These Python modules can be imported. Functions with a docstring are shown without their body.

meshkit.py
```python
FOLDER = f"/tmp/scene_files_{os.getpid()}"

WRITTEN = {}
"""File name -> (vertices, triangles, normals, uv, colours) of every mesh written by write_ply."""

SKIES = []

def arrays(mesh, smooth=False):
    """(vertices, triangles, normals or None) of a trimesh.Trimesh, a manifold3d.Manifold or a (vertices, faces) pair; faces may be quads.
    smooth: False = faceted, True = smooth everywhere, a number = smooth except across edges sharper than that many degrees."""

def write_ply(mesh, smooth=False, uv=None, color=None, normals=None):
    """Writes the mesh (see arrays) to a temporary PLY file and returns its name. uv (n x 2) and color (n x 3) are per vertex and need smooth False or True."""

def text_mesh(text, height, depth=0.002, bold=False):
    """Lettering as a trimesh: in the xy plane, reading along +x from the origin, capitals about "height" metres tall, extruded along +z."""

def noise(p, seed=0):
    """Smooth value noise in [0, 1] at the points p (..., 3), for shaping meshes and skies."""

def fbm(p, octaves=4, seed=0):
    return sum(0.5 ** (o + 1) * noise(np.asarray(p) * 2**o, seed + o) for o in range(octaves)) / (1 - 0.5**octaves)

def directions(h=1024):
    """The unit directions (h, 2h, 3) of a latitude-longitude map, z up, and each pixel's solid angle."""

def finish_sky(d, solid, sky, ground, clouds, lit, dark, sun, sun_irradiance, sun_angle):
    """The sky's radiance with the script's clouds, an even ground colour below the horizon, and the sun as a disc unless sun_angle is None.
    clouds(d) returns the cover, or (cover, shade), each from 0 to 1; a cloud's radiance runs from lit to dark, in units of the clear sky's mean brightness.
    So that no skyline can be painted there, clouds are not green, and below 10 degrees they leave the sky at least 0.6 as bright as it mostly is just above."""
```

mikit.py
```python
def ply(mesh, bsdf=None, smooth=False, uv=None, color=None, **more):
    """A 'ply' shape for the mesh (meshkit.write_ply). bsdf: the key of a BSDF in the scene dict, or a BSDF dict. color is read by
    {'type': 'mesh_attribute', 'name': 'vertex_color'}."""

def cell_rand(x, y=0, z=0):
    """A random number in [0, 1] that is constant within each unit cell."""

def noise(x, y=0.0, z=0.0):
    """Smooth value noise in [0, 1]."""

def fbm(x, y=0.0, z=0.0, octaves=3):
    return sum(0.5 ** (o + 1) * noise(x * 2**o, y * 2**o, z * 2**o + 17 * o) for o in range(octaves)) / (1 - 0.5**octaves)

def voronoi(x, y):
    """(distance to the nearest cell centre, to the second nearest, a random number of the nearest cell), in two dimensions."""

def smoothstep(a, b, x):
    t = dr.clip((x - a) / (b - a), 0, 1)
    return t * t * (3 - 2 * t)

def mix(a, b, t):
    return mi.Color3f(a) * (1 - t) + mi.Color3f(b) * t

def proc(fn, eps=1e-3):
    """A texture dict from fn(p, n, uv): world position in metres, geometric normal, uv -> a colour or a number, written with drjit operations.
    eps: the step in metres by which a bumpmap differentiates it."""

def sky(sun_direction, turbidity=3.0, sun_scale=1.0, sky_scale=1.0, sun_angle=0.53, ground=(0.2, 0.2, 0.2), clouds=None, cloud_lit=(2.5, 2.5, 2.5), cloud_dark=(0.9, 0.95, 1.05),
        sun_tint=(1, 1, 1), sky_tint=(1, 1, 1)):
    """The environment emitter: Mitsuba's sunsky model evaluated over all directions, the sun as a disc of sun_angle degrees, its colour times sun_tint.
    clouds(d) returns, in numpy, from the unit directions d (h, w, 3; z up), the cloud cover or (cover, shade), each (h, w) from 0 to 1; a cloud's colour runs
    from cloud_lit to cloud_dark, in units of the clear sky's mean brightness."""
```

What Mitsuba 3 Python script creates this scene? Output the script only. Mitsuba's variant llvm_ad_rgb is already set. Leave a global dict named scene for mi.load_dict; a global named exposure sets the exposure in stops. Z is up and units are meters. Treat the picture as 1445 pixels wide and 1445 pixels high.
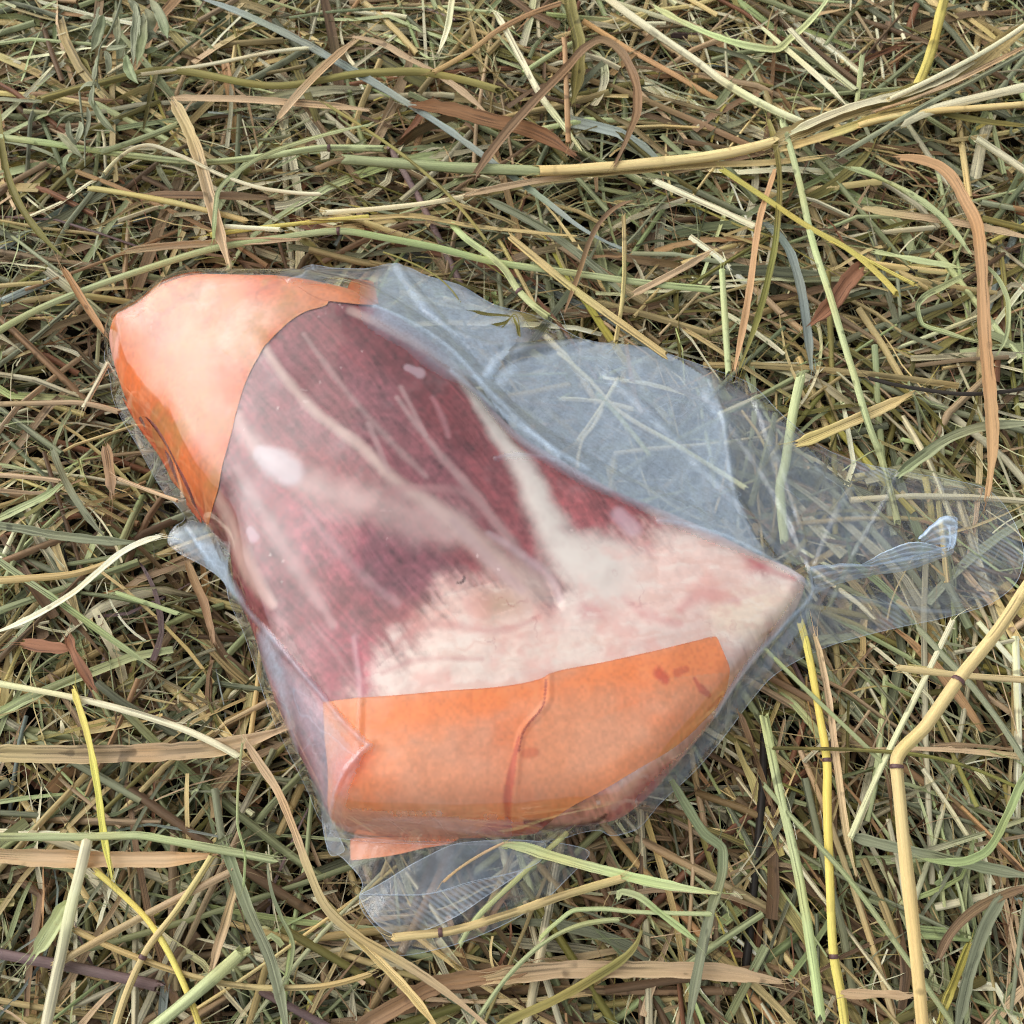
"""A vacuum packed leg of lamb, with orange guard paper on its bones, lying on loose hay. Units are metres; tables of points are in millimetres."""
import math
import numpy as np, trimesh, drjit as dr, mitsuba as mi, mikit, meshkit
from scipy.spatial import Delaunay, cKDTree
from scipy.interpolate import RBFInterpolator, PchipInterpolator
from scipy.ndimage import map_coordinates, grey_dilation, gaussian_filter, zoom
from shapely.geometry import Polygon, Point
import shapely
T = mi.ScalarTransform4f
rng = np.random.default_rng(7)
scene, labels = {}, {}
# ---------------------------------------------------------------- camera, sky, exposure
DIST, TILT, FOV = 0.50, math.radians(20), 53.0
scene['camera'] = {'type': 'thinlens', 'fov': FOV, 'aperture_radius': 0.0012, 'focus_distance': 0.47, 'near_clip': 0.01, 'far_clip': 50.0,
                   'to_world': T().look_at([0, -DIST * math.sin(TILT), DIST * math.cos(TILT)], [0, 0, 0], [0, 1, 0])}
SUN = [-0.70, 0.38, 0.60]
def overcast(d):
    glow = ((1 + d @ (np.array(SUN) / np.linalg.norm(SUN))) / 2) ** 16
    return np.ones(d.shape[:2]), 0.96 - 0.96 * glow + 0.03 * (meshkit.fbm(d * 3.0, 3, 5) - 0.5)
scene['sky'] = mikit.sky(SUN, turbidity=3, sun_scale=0.1, sun_angle=90, sun_tint=(0.95, 0.98, 1.05), cloud_lit=(10.0, 10.0, 10.0), cloud_dark=(0.58, 0.63, 0.70), clouds=overcast, ground=(0.12, 0.11, 0.07))
exposure = 2.58

# ---------------------------------------------------------------- data (mm)
MEAT = [(-205.4, 85.8), (-202.9, 96.9), (-186.0, 107.6), (-174.1, 116.1), (-152.6, 120.5), (-130.8, 119.2), (-109.2, 117.4), (-91.1, 113.8), (-71.0, 108.0), (-58.2, 100.0), (-43.6, 89.8), (-25.5, 73.8), (-7.8, 50.9), (7.7, 35.4), (26.5, 23.5), (50.2, 9.6), (77.1, -1.7), (97.1, -10.8), (116.8, -21.0), (133.2, -28.4), (140.2, -34.8), (136.9, -44.1), (123.3, -61.5), (105.9, -80.8), (92.1, -99.7), (75.3, -118.3), (59.0, -135.0), (46.1, -143.4), (21.0, -147.6), (-0.8, -150.6), (-25.6, -151.5), (-50.5, -150.9), (-69.2, -149.4), (-78.8, -144.6), (-86.6, -131.0), (-97.2, -112.9), (-106.6, -95.3), (-115.8, -72.8), (-121.2, -59.7), (-130.3, -41.6), (-135.6, -19.9), (-146.0, -9.2), (-160.7, 8.2), (-173.1, 28.4), (-187.2, 47.0), (-197.1, 63.6)]
HEIGHTS = [(-176.9, 77.2, 38.0), (-140.8, 79.5, 47.1), (-137.9, 59.0, 50.2), (-88.3, 57.4, 53.2), (-86.0, 21.8, 53.2), (-39.6, 38.8, 47.1), (-38.5, 6.0, 50.2), (-68.1, -27.2, 50.2), (-91.6, -57.2, 44.1), (-66.4, -72.9, 45.6), (-36.8, -58.0, 47.1), (-7.0, -27.4, 41.0), (-6.7, -72.6, 44.1), (25.1, -3.9, 31.9), (40.1, -38.1, 33.4), (54.7, -63.8, 33.4), (74.0, -21.3, 22.8), (88.7, -44.9, 22.8), (110.5, -32.5, 15.2), (123.3, -42.1, 12.9), (138.1, -35.9, 9.1), (-47.0, -119.4, 42.6), (-6.5, -116.4, 41.8), (37.8, -104.1, 36.5), (69.3, -88.0, 30.4), (86.0, -86.6, 22.8), (-106.0, -25.7, 45.6), (-127.2, -1.8, 44.1), (-154.1, 28.1, 39.5), (-181.1, 62.2, 30.4)]
BAG = [(-188.8, 109.4), (-174.9, 119.5), (-154.2, 125.6), (-132.9, 126.5), (-121.2, 128.0), (-105.6, 137.5), (-90.6, 134.8), (-75.2, 135.6), (-64.2, 138.1), (-54.9, 135.8), (-45.5, 130.8), (-26.9, 124.2), (-8.3, 113.1), (13.8, 106.5), (39.1, 92.0), (64.5, 89.1), (103.3, 75.7), (120.5, 67.8), (137.0, 47.7), (153.1, 32.3), (166.4, 25.4), (190.0, 19.8), (210.4, 16.0), (230.2, 10.4), (240.2, -2.7), (243.2, -20.3), (239.0, -34.0), (224.5, -46.5), (203.6, -53.2), (176.6, -59.0), (149.5, -66.0), (132.5, -73.2), (118.8, -81.4), (108.3, -92.1), (94.2, -109.1), (80.9, -123.2), (64.5, -137.4), (52.9, -148.5), (43.1, -150.7), (37.4, -148.4), (30.7, -149.3), (20.6, -152.0), (-20.4, -154.4), (-58.0, -153.5), (-68.9, -152.5), (-77.3, -150.8), (-78.9, -148.3), (-82.0, -145.6), (-84.4, -142.2), (-88.9, -133.1), (-107.3, -100.7), (-111.9, -90.7), (-124.0, -60.8), (-131.9, -45.8), (-134.2, -38.8), (-144.5, -29.7), (-161.6, -19.9), (-164.6, -16.3), (-164.7, -15.4), (-162.2, -9.0), (-157.2, -5.6), (-169.9, 9.8), (-181.7, 28.3), (-201.8, 64.6), (-202.3, 67.9), (-208.3, 85.2), (-208.0, 90.2), (-207.1, 94.4), (-205.2, 99.0), (-202.5, 102.0), (-199.2, 104.2)]
RELIEF = [
    ([(-115.3, 63.7), (-103.4, 45.9), (-86.2, 26.7), (-66.5, 11.2), (-50.3, -5.1), (-31.8, -16.8), (-13.2, -31.4), (8.4, -50.0)], [2.76, 3.45, 4.14], 0.8),
    ([(-28.1, 65.2), (-17.5, 44.5), (-4.1, 21.1), (5.6, 7.8), (13.5, -12.3), (24.4, -30.7), (40.0, -38.4)], [2.76, 3.45, 6.21], 1.0),
    ([(-123.2, 26.7), (-114.4, 12.9), (-100.8, 2.3), (-84.3, -8.2), (-56.1, -16.5), (-28.6, -23.0)], [2.76, 4.83, 2.76], 0.6),
    ([(-73.7, 81.1), (-53.7, 71.2), (-27.4, 53.3)], [3.45, 3.45], -0.8),
    ([(5.4, -33.5), (17.6, -56.1)], [4.83, 3.45], -1.5),
    ([(-116.7, -6.1), (-98.9, -35.6), (-84.8, -66.7)], [6.21, 6.9], -0.8),
]
PAPER_RELIEF = [
    ([(-210.4, 98.3), (-171.3, 82.8), (-141.0, 83.0), (-97.0, 86.0)], [3.45, 5.52, 4.14], 0.7),
    ([(-189.5, 123.7), (-167.2, 75.4), (-154.9, 41.5), (-140.3, 9.8)], [3.45, 4.83, 3.45], 0.6),
    ([(15.6, -88.6), (15.5, -96.1), (3.6, -113.6), (1.6, -130.4), (-0.2, -149.5)], [1.38, 1.38, 1.38], 0.9),
    ([(-63.8, -98.0), (-63.7, -113.7), (-64.1, -125.0)], [1.73, 2.76], 0.8),
    ([(-58.6, -116.6), (-70.3, -130.2), (-77.4, -142.6)], [2.42, 2.42], 0.9),
    ([(-202.6, 67.6), (-179.0, 46.2), (-157.7, 14.0), (-156.5, 0.5)], [2.07, 2.07], 0.9),
    ([(-142.7, 98.8), (-144.1, 79.5), (-148.2, 53.6)], [4.14, 6.9], 0.6),
    ([(-171.0, 77.5), (-168.2, 58.7)], [2.76, 3.45], 0.4),
]
AREAS = [
    ('mus', (114, 40, 46), 0.85, 4.83, 2.76, [(-83.6, 83.5), (-60.4, 76.3), (-33.8, 54.9), (-23.5, 32.8), (-13.6, 12.3), (-26.1, 10.5), (-39.0, 23.6), (-59.2, 51.3), (-82.6, 68.6)]),
    ('mus', (142, 84, 92), 0.75, 10.35, 4.14, [(-120.7, 36.2), (-105.2, 68.0), (-89.0, 68.3), (-52.2, 37.1), (-22.8, -2.8), (5.4, -40.2), (-10.0, -34.5), (-50.2, -8.3), (-95.0, 14.9), (-120.0, 23.1)]),
    ('mus', (176, 98, 110), 0.8, 8.28, 4.83, [(-100.1, -10.6), (-81.0, -13.0), (-65.0, -24.4), (-61.5, -39.9), (-73.2, -51.9), (-89.1, -42.2), (-102.8, -22.9)]),
    ('mus', (134, 78, 92), 0.75, 7.59, 3.45, [(-61.9, -24.5), (-37.5, -30.0), (-25.2, -42.0), (-36.9, -55.1), (-54.8, -58.2), (-67.2, -49.1)]),
    ('mus', (160, 76, 92), 0.6, 10.35, 4.83, [(-97.2, -71.9), (-66.7, -61.1), (-57.3, -73.2), (-62.3, -98.1), (-78.6, -99.3), (-86.8, -87.3)]),
    ('mus', (168, 84, 86), 0.75, 7.59, 3.45, [(12.2, 12.5), (39.0, 6.7), (67.8, -13.0), (63.5, -26.0), (50.0, -30.7), (31.0, -21.4), (18.5, -4.8)]),
    ('mus', (122, 60, 66), 0.6, 6.9, 2.76, [(-135.4, -2.3), (-120.6, 3.8), (-92.5, -36.0), (-84.8, -66.7), (-100.8, -71.3), (-125.8, -35.5)]),
    ('mus', (202, 150, 150), 0.6, 6.21, 3.45, [(-108.2, -66.6), (-97.3, -66.1), (-77.1, -99.3), (-64.4, -119.3), (-78.3, -144.8), (-84.0, -117.9)]),
    ('fat', (252, 230, 218), 0.96, 13.8, 10.35, [(16.0, -56.3), (24.2, -37.6), (40.4, -29.7), (53.4, -28.7), (67.7, -14.1), (95.1, -7.5), (118.2, -18.3), (143.9, -32.5), (139.3, -44.0), (116.0, -65.8), (95.7, -95.5), (71.2, -121.0), (45.7, -144.8), (37.8, -104.2), (13.9, -110.6), (-6.5, -116.5), (-60.0, -119.4), (-59.1, -87.9), (-39.4, -71.8), (-24.9, -53.2), (-0.8, -45.6)]),
    ('fat2', (238, 190, 172), 0.55, 8.97, 5.52, [(-36.8, -58.1), (-6.9, -47.5), (14.5, -56.2), (5.2, -72.4), (-24.5, -73.2), (-42.4, -70.3)]),
    ('fat2', (246, 226, 210), 0.7, 8.97, 5.52, [(-36.4, -74.8), (11.3, -66.0), (48.0, -70.8), (29.2, -82.3), (-24.2, -92.4), (-47.7, -91.0)]),
    ('fat2', (250, 210, 196), 0.6, 8.97, 5.52, [(43.2, -38.2), (77.2, -21.4), (110.3, -32.8), (115.5, -49.6), (80.6, -62.2), (48.6, -57.9)]),
    ('fat2', (246, 228, 200), 0.7, 6.9, 3.45, [(87.7, -55.2), (123.1, -42.4), (135.8, -45.8), (111.4, -65.6), (90.3, -67.7)]),
    ('mus2', (122, 84, 96), 0.75, 3.11, 2.76, [(3.9, -31.9), (11.7, -36.5), (19.1, -57.6), (16.9, -60.0), (6.9, -50.0)]),
    ('spot', (212, 92, 100), 0.8, 4.83, 2.76, [(30.0, -55.5), (37.8, -55.2), (39.1, -61.0), (31.4, -60.7)]),
    ('spot', (200, 80, 90), 0.8, 4.83, 2.07, [(107.4, -27.8), (117.6, -30.4), (116.3, -35.1), (107.5, -33.1)]),
    ('spot', (186, 76, 86), 0.7, 4.14, 2.07, [(52.1, -22.4), (62.9, -24.3), (61.6, -29.7), (53.4, -29.0)]),
    ('spot', (178, 138, 96), 0.7, 5.52, 2.76, [(-15.9, -54.4), (-0.8, -52.0), (3.8, -58.3), (-9.8, -63.6)]),
    ('spot', (52, 32, 38), 0.75, 1.38, 0.69, [(-64.9, -44.5), (-62.5, -44.2), (-62.1, -46.7), (-64.5, -46.9)]),
    ('spot', (190, 80, 98), 0.7, 3.45, 2.07, [(-63.8, -73.2), (-59.7, -73.2), (-57.5, -98.1), (-62.8, -98.1)]),
    ('fat2', (232, 160, 130), 0.85, 3.45, 2.76, [(96.9, -82.2), (107.1, -80.9), (75.7, -120.6), (50.4, -144.2), (17.7, -151.3), (-6.9, -151.3), (11.3, -146.9), (37.4, -133.8), (72.6, -112.2)]),
    ('spot', (186, 60, 80), 0.95, 3.45, 2.76, [(39.1, -143.6), (53.2, -131.6), (64.9, -123.7), (70.1, -123.7), (55.3, -138.8), (45.7, -146.3)]),
]
STROKES = [
    ('', (92, 10, 16), 0.95, 0.5, 0.3, [0.69, 1.73, 2.07, 1.38, 0.69], [(3.8, -147.3), (13.0, -148.0), (24.0, -148.1), (34.9, -145.7), (40.3, -142.5)]),
    ('', (206, 92, 98), 0.5, 0.9, 0.6, [1.04, 1.73, 1.38], [(110.7, -29.3), (120.6, -33.8), (130.7, -36.6)]),
    ('', (214, 110, 112), 0.4, 0.9, 0.7, [2.07, 3.45, 2.07], [(74.5, -56.1), (88.3, -48.4), (101.7, -50.6)]),
    ('', (222, 120, 120), 0.35, 0.9, 0.7, [1.73, 2.76, 1.73], [(49.0, -51.3), (61.2, -60.4), (74.0, -62.7)]),
    ('', (200, 120, 116), 0.4, 0.9, 0.8, [1.38, 2.07, 1.73, 1.04], [(-48.2, -74.8), (-30.6, -67.2), (-9.7, -69.8), (11.4, -62.8)]),
    ('', (196, 120, 120), 0.35, 0.9, 0.8, [1.04, 1.38, 1.04], [(-53.8, -88.0), (-36.2, -82.2), (-12.6, -81.9)]),
    ('', (196, 164, 160), 0.45, 0.95, 0.6, [1.04, 1.38, 1.73, 1.38], [(-96.1, 68.1), (-77.6, 42.6), (-57.5, 18.4), (-38.2, -1.0)]),
    ('', (206, 176, 172), 0.5, 0.95, 0.6, [1.04, 1.73, 2.07, 2.76], [(-52.2, 37.1), (-32.3, 9.8), (-13.4, -11.6), (2.3, -33.7)]),
    ('', (196, 160, 158), 0.5, 0.95, 0.6, [1.73, 2.76, 2.76, 1.73], [(-122.2, 3.8), (-105.9, -22.8), (-88.8, -48.3), (-75.6, -66.9)]),
    ('', (186, 140, 146), 0.5, 0.95, 0.6, [1.38, 2.07, 1.73], [(-90.2, -17.4), (-67.4, -42.9), (-48.7, -58.3)]),
    ('fat_seam', (212, 184, 172), 0.75, 0.9, 0.5, [1.73, 2.07, 2.42, 3.8, 7.59], [(-115.3, 63.7), (-103.4, 45.9), (-86.2, 26.7), (-66.5, 11.2), (-50.3, -5.1), (-31.8, -16.8), (-13.2, -31.4), (8.4, -50.0)]),
    ('fat_seam', (222, 192, 186), 0.62, 0.95, 0.6, [2.76, 4.49, 6.9, 8.28, 8.97], [(-123.2, 26.7), (-114.4, 12.9), (-100.8, 2.3), (-84.3, -8.2), (-56.1, -16.5), (-28.6, -23.0)]),
    ('', (208, 198, 204), 0.68, 0.45, 0.35, [3.45, 6.56, 5.87], [(-111.6, 9.5), (-103.5, 4.1), (-96.8, -0.5)]),
    ('fat_seam', (232, 222, 212), 0.95, 0.8, 0.45, [2.76, 3.45, 4.14, 5.87, 8.28, 15.87], [(-28.1, 65.2), (-17.5, 44.5), (-4.1, 21.1), (5.6, 7.8), (13.5, -12.3), (24.4, -30.7), (40.0, -38.4)]),
    ('fat_seam', (206, 172, 162), 0.7, 0.7, 0.4, [2.07, 3.11, 2.76], [(-75.4, 82.6), (-53.8, 73.0), (-34.1, 62.0), (-19.3, 50.5)]),
    ('fat_seam', (212, 176, 166), 0.7, 0.8, 0.4, [2.42, 4.14, 3.45, 2.07], [(-134.7, -2.4), (-126.1, -20.9), (-114.9, -41.7), (-102.7, -57.2)]),
    ('', (196, 158, 156), 0.6, 0.8, 0.5, [1.38, 1.04], [(-50.8, 42.8), (-38.8, 19.1)]),
    ('', (196, 158, 156), 0.55, 0.8, 0.5, [1.38, 1.04], [(-64.0, 22.6), (-54.2, -0.2)]),
    ('', (200, 168, 168), 0.55, 0.8, 0.4, [1.73, 2.76, 2.07], [(-25.5, -21.2), (-10.0, -37.9), (3.8, -50.9)]),
    ('', (206, 180, 186), 0.5, 0.95, 0.6, [1.38, 2.07, 1.73], [(-10.1, -25.3), (7.0, -36.1), (16.2, -43.7), (20.7, -54.3)]),
    ('', (214, 180, 184), 0.7, 0.8, 0.5, [2.76, 2.76, 2.76, 2.07], [(-7.5, 38.4), (7.5, 23.7), (25.8, 15.4), (45.6, 3.5)]),
    ('', (200, 140, 146), 0.45, 0.95, 0.6, [1.04, 1.38, 1.04], [(-36.4, 38.7), (-31.3, 28.0), (-28.8, 19.1)]),
    ('', (206, 140, 152), 0.5, 0.95, 0.5, [1.38, 1.38], [(-66.2, -73.1), (-62.3, -98.1)]),
    ('', (206, 176, 190), 0.45, 0.4, 0.3, [1.73, 2.07], [(-115.3, -24.2), (-112.9, -27.8)]),
    ('', (212, 178, 190), 0.6, 0.5, 0.4, [3.8, 4.49], [(49.4, -12.1), (54.7, -17.9)]),
    ('', (206, 176, 186), 0.6, 0.5, 0.4, [1.73, 2.42], [(-48.1, 53.2), (-42.6, 50.9)]),
    ('', (190, 140, 140), 0.5, 0.8, 0.5, [1.73, 2.07, 1.73], [(-50.2, -8.3), (-25.8, -6.5), (-7.0, -20.9)]),
    ('', (60, 32, 34), 0.8, 0.4, 0.2, [0.55, 0.76, 0.55], [(-23.2, -49.0), (-21.1, -48.2), (-20.5, -46.0)]),
    ('', (206, 150, 150), 0.3, 0.95, 0.5, [0.69, 1.04, 0.69], [(-84.8, -66.7), (-71.9, -81.9), (-65.5, -90.8)]),
]
SHEET_A = [(-216.0, 91.6), (-215.3, 107.5), (-202.1, 125.9), (-187.0, 137.7), (-159.6, 142.8), (-136.0, 141.0), (-112.1, 138.4), (-85.2, 96.8), (-86.4, 85.2), (-96.5, 80.1), (-106.1, 70.8), (-115.2, 55.8), (-122.1, 38.0), (-125.9, 20.4), (-129.0, 7.8), (-132.2, -3.1), (-142.4, -9.1), (-149.2, -6.5), (-150.3, 1.5), (-157.7, 16.4), (-172.4, 38.1), (-199.3, 55.7), (-211.7, 67.7)]
SHEET_B = [(-78.3, -99.5), (-63.8, -98.0), (-44.6, -96.8), (-27.1, -95.3), (-6.6, -93.6), (12.6, -89.4), (16.5, -87.2), (38.4, -81.9), (63.5, -75.3), (88.2, -67.9), (90.3, -67.4), (90.9, -68.3), (93.8, -75.3), (96.0, -80.4), (96.5, -81.4), (95.5, -89.2), (83.3, -103.7), (71.0, -114.2), (52.6, -125.1), (37.4, -133.8), (23.0, -140.9), (13.0, -147.5), (-0.8, -155.1), (-25.3, -156.6), (-50.0, -156.0), (-68.5, -154.2), (-78.7, -147.8), (-76.1, -126.9), (-77.3, -113.3)]
SHEET_C = [(-101.2, 94.9), (-92.1, 98.9), (-83.4, 129.8), (-73.6, 128.5), (-71.8, 122.7), (-65.1, 89.7), (-74.0, 85.9), (-87.2, 86.7)]
SHEET_D = [(-70.1, -151.6), (-50.1, -151.0), (-20.6, -150.4), (-28.5, -154.2), (-36.1, -155.4), (-52.9, -158.9), (-69.4, -160.7)]
SHEET_E = [(-201.2, 64.9), (-194.1, 58.3), (-173.9, 38.1), (-159.1, 16.6), (-152.9, 2.8), (-150.0, -6.1), (-157.8, -7.2), (-158.2, 3.4), (-169.7, 19.1), (-185.0, 42.0), (-197.0, 57.7)]
PAPER_A = [
    ((238, 190, 160), 0.8, 6.21, 4.83, [(-133.2, 77.8), (-125.4, 85.0), (-111.3, 80.0), (-115.1, 68.3), (-125.2, 53.6), (-134.5, 61.8)]),
    ((236, 190, 164), 0.7, 4.14, 4.14, [(-153.7, 96.5), (-142.4, 96.7), (-139.9, 88.7), (-146.6, 86.5)]),
    ((230, 170, 136), 0.5, 4.83, 3.45, [(-125.4, 85.0), (-106.9, 86.0), (-96.8, 83.9), (-111.8, 68.2)]),
    ((250, 126, 62), 0.85, 8.28, 4.14, [(-200.9, 85.1), (-180.8, 71.4), (-164.1, 57.6), (-136.2, 38.0), (-139.0, 25.2), (-171.1, 41.3), (-202.9, 69.6)]),
    ((246, 126, 66), 0.75, 5.52, 3.45, [(-171.9, 39.0), (-159.3, 30.7), (-139.8, -0.9), (-149.1, -4.5), (-154.7, 5.8)]),
    ((196, 138, 84), 0.6, 5.52, 3.45, [(-162.2, 81.7), (-146.8, 73.8), (-138.0, 62.3), (-149.8, 68.5)]),
    ((206, 138, 84), 0.7, 4.83, 2.76, [(-156.9, 29.7), (-149.5, 30.3), (-146.2, 18.7), (-155.5, 19.2)]),
    ((224, 140, 96), 0.5, 8.97, 4.14, [(-172.3, 53.3), (-144.4, 52.9), (-132.7, 37.6), (-146.5, 29.8)]),
    ((214, 66, 52), 0.85, 2.42, 1.38, [(-157.8, 6.0), (-143.6, -6.3), (-149.2, -6.8), (-157.2, -6.1)]),
    ((248, 196, 182), 0.8, 2.07, 1.38, [(-209.3, 96.1), (-190.7, 81.0), (-192.2, 71.6), (-205.4, 77.7)]),
]
PAPER_B = [
    ((248, 140, 74), 0.8, 6.21, 2.76, [(-78.3, -99.2), (-6.6, -93.6), (90.3, -67.4), (96.9, -82.2), (38.1, -92.5), (-24.0, -106.7), (-64.5, -115.1)]),
    ((222, 152, 116), 0.6, 11.73, 5.52, [(-55.4, -127.8), (-23.9, -113.9), (10.9, -119.1), (11.1, -143.2), (-48.1, -146.0)]),
    ((208, 138, 106), 0.35, 11.73, 6.21, [(-23.9, -111.0), (-0.7, -106.5), (0.7, -122.1), (-18.0, -125.0)]),
    ((232, 170, 134), 0.6, 11.73, 5.52, [(22.8, -110.3), (62.5, -94.6), (62.1, -112.0), (22.6, -132.7)]),
    ((234, 104, 48), 0.8, 4.83, 2.76, [(-73.6, -124.5), (-62.9, -119.4), (-55.6, -119.4), (-64.1, -133.1), (-73.5, -137.9)]),
    ((214, 148, 120), 0.6, 4.83, 2.76, [(-74.9, -140.4), (-47.6, -143.5), (-6.7, -147.2), (-36.9, -149.0), (-74.4, -146.5)]),
    ((238, 138, 74), 0.6, 6.21, 3.45, [(13.9, -138.1), (37.3, -127.1), (82.7, -101.3), (92.3, -98.7), (43.4, -132.3), (17.4, -145.5)]),
]
PAPER_BLOOD = [
    ((176, 40, 32), 0.6, [0.52, 1.38, 2.07, 0.69], [(2.8, -113.6), (-0.1, -127.6), (-1.9, -138.3), (-0.8, -148.8)]),
    ((150, 50, 40), 0.8, [0.52, 0.52, 0.52], [(14.1, -90.3), (13.4, -99.0), (4.5, -112.2), (2.8, -119.3)]),
    ((200, 62, 44), 0.7, [2.76, 2.42], [(63.0, -85.5), (65.4, -87.8)]),
    ((186, 60, 44), 0.6, [1.04, 1.73, 1.04], [(79.1, -86.7), (82.2, -90.7), (85.8, -92.6)]),
    ((196, 80, 56), 0.55, [1.73, 1.38], [(71.0, -84.9), (75.4, -82.7)]),
    ((100, 12, 18), 0.95, [1.04, 1.73, 1.38, 0.69], [(5.8, -145.8), (15.9, -146.2), (26.7, -145.2), (34.0, -142.7)]),
    ((190, 60, 56), 0.6, [2.07, 2.76, 2.07], [(-9.8, -148.4), (2.3, -148.8), (14.5, -147.5)]),
    ((196, 96, 60), 0.6, [1.73, 1.73], [(5.1, -120.3), (9.4, -119.7)]),
]
TENT = 0.85
HAZE_SHEEN = [  # milky film, plus sky reflections painted in as bluish patches
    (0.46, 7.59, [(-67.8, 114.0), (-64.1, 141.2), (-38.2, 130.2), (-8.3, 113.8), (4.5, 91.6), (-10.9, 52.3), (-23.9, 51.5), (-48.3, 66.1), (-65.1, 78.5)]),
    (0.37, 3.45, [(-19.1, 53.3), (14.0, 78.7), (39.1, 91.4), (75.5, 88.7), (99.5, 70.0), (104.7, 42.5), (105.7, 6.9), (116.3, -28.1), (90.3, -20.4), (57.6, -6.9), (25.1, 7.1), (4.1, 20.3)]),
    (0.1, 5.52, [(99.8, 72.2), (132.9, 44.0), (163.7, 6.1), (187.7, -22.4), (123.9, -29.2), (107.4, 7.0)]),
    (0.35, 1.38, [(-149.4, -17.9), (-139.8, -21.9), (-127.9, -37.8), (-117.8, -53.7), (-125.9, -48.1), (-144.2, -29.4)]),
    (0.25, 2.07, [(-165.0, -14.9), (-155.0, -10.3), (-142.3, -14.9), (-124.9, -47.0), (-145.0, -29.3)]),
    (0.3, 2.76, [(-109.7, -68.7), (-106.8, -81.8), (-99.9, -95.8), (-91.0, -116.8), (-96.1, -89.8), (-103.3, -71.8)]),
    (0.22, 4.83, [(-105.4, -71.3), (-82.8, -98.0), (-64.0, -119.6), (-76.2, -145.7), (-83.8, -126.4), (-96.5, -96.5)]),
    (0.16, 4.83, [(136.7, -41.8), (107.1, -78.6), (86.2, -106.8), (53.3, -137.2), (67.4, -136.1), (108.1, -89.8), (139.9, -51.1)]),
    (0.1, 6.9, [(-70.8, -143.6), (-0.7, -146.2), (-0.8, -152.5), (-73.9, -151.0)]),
    (0.12, 6.9, [(-109.5, 99.2), (-106.0, 138.6), (-76.0, 138.8), (-68.8, 116.2), (-94.2, 95.9)]),
]
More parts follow.
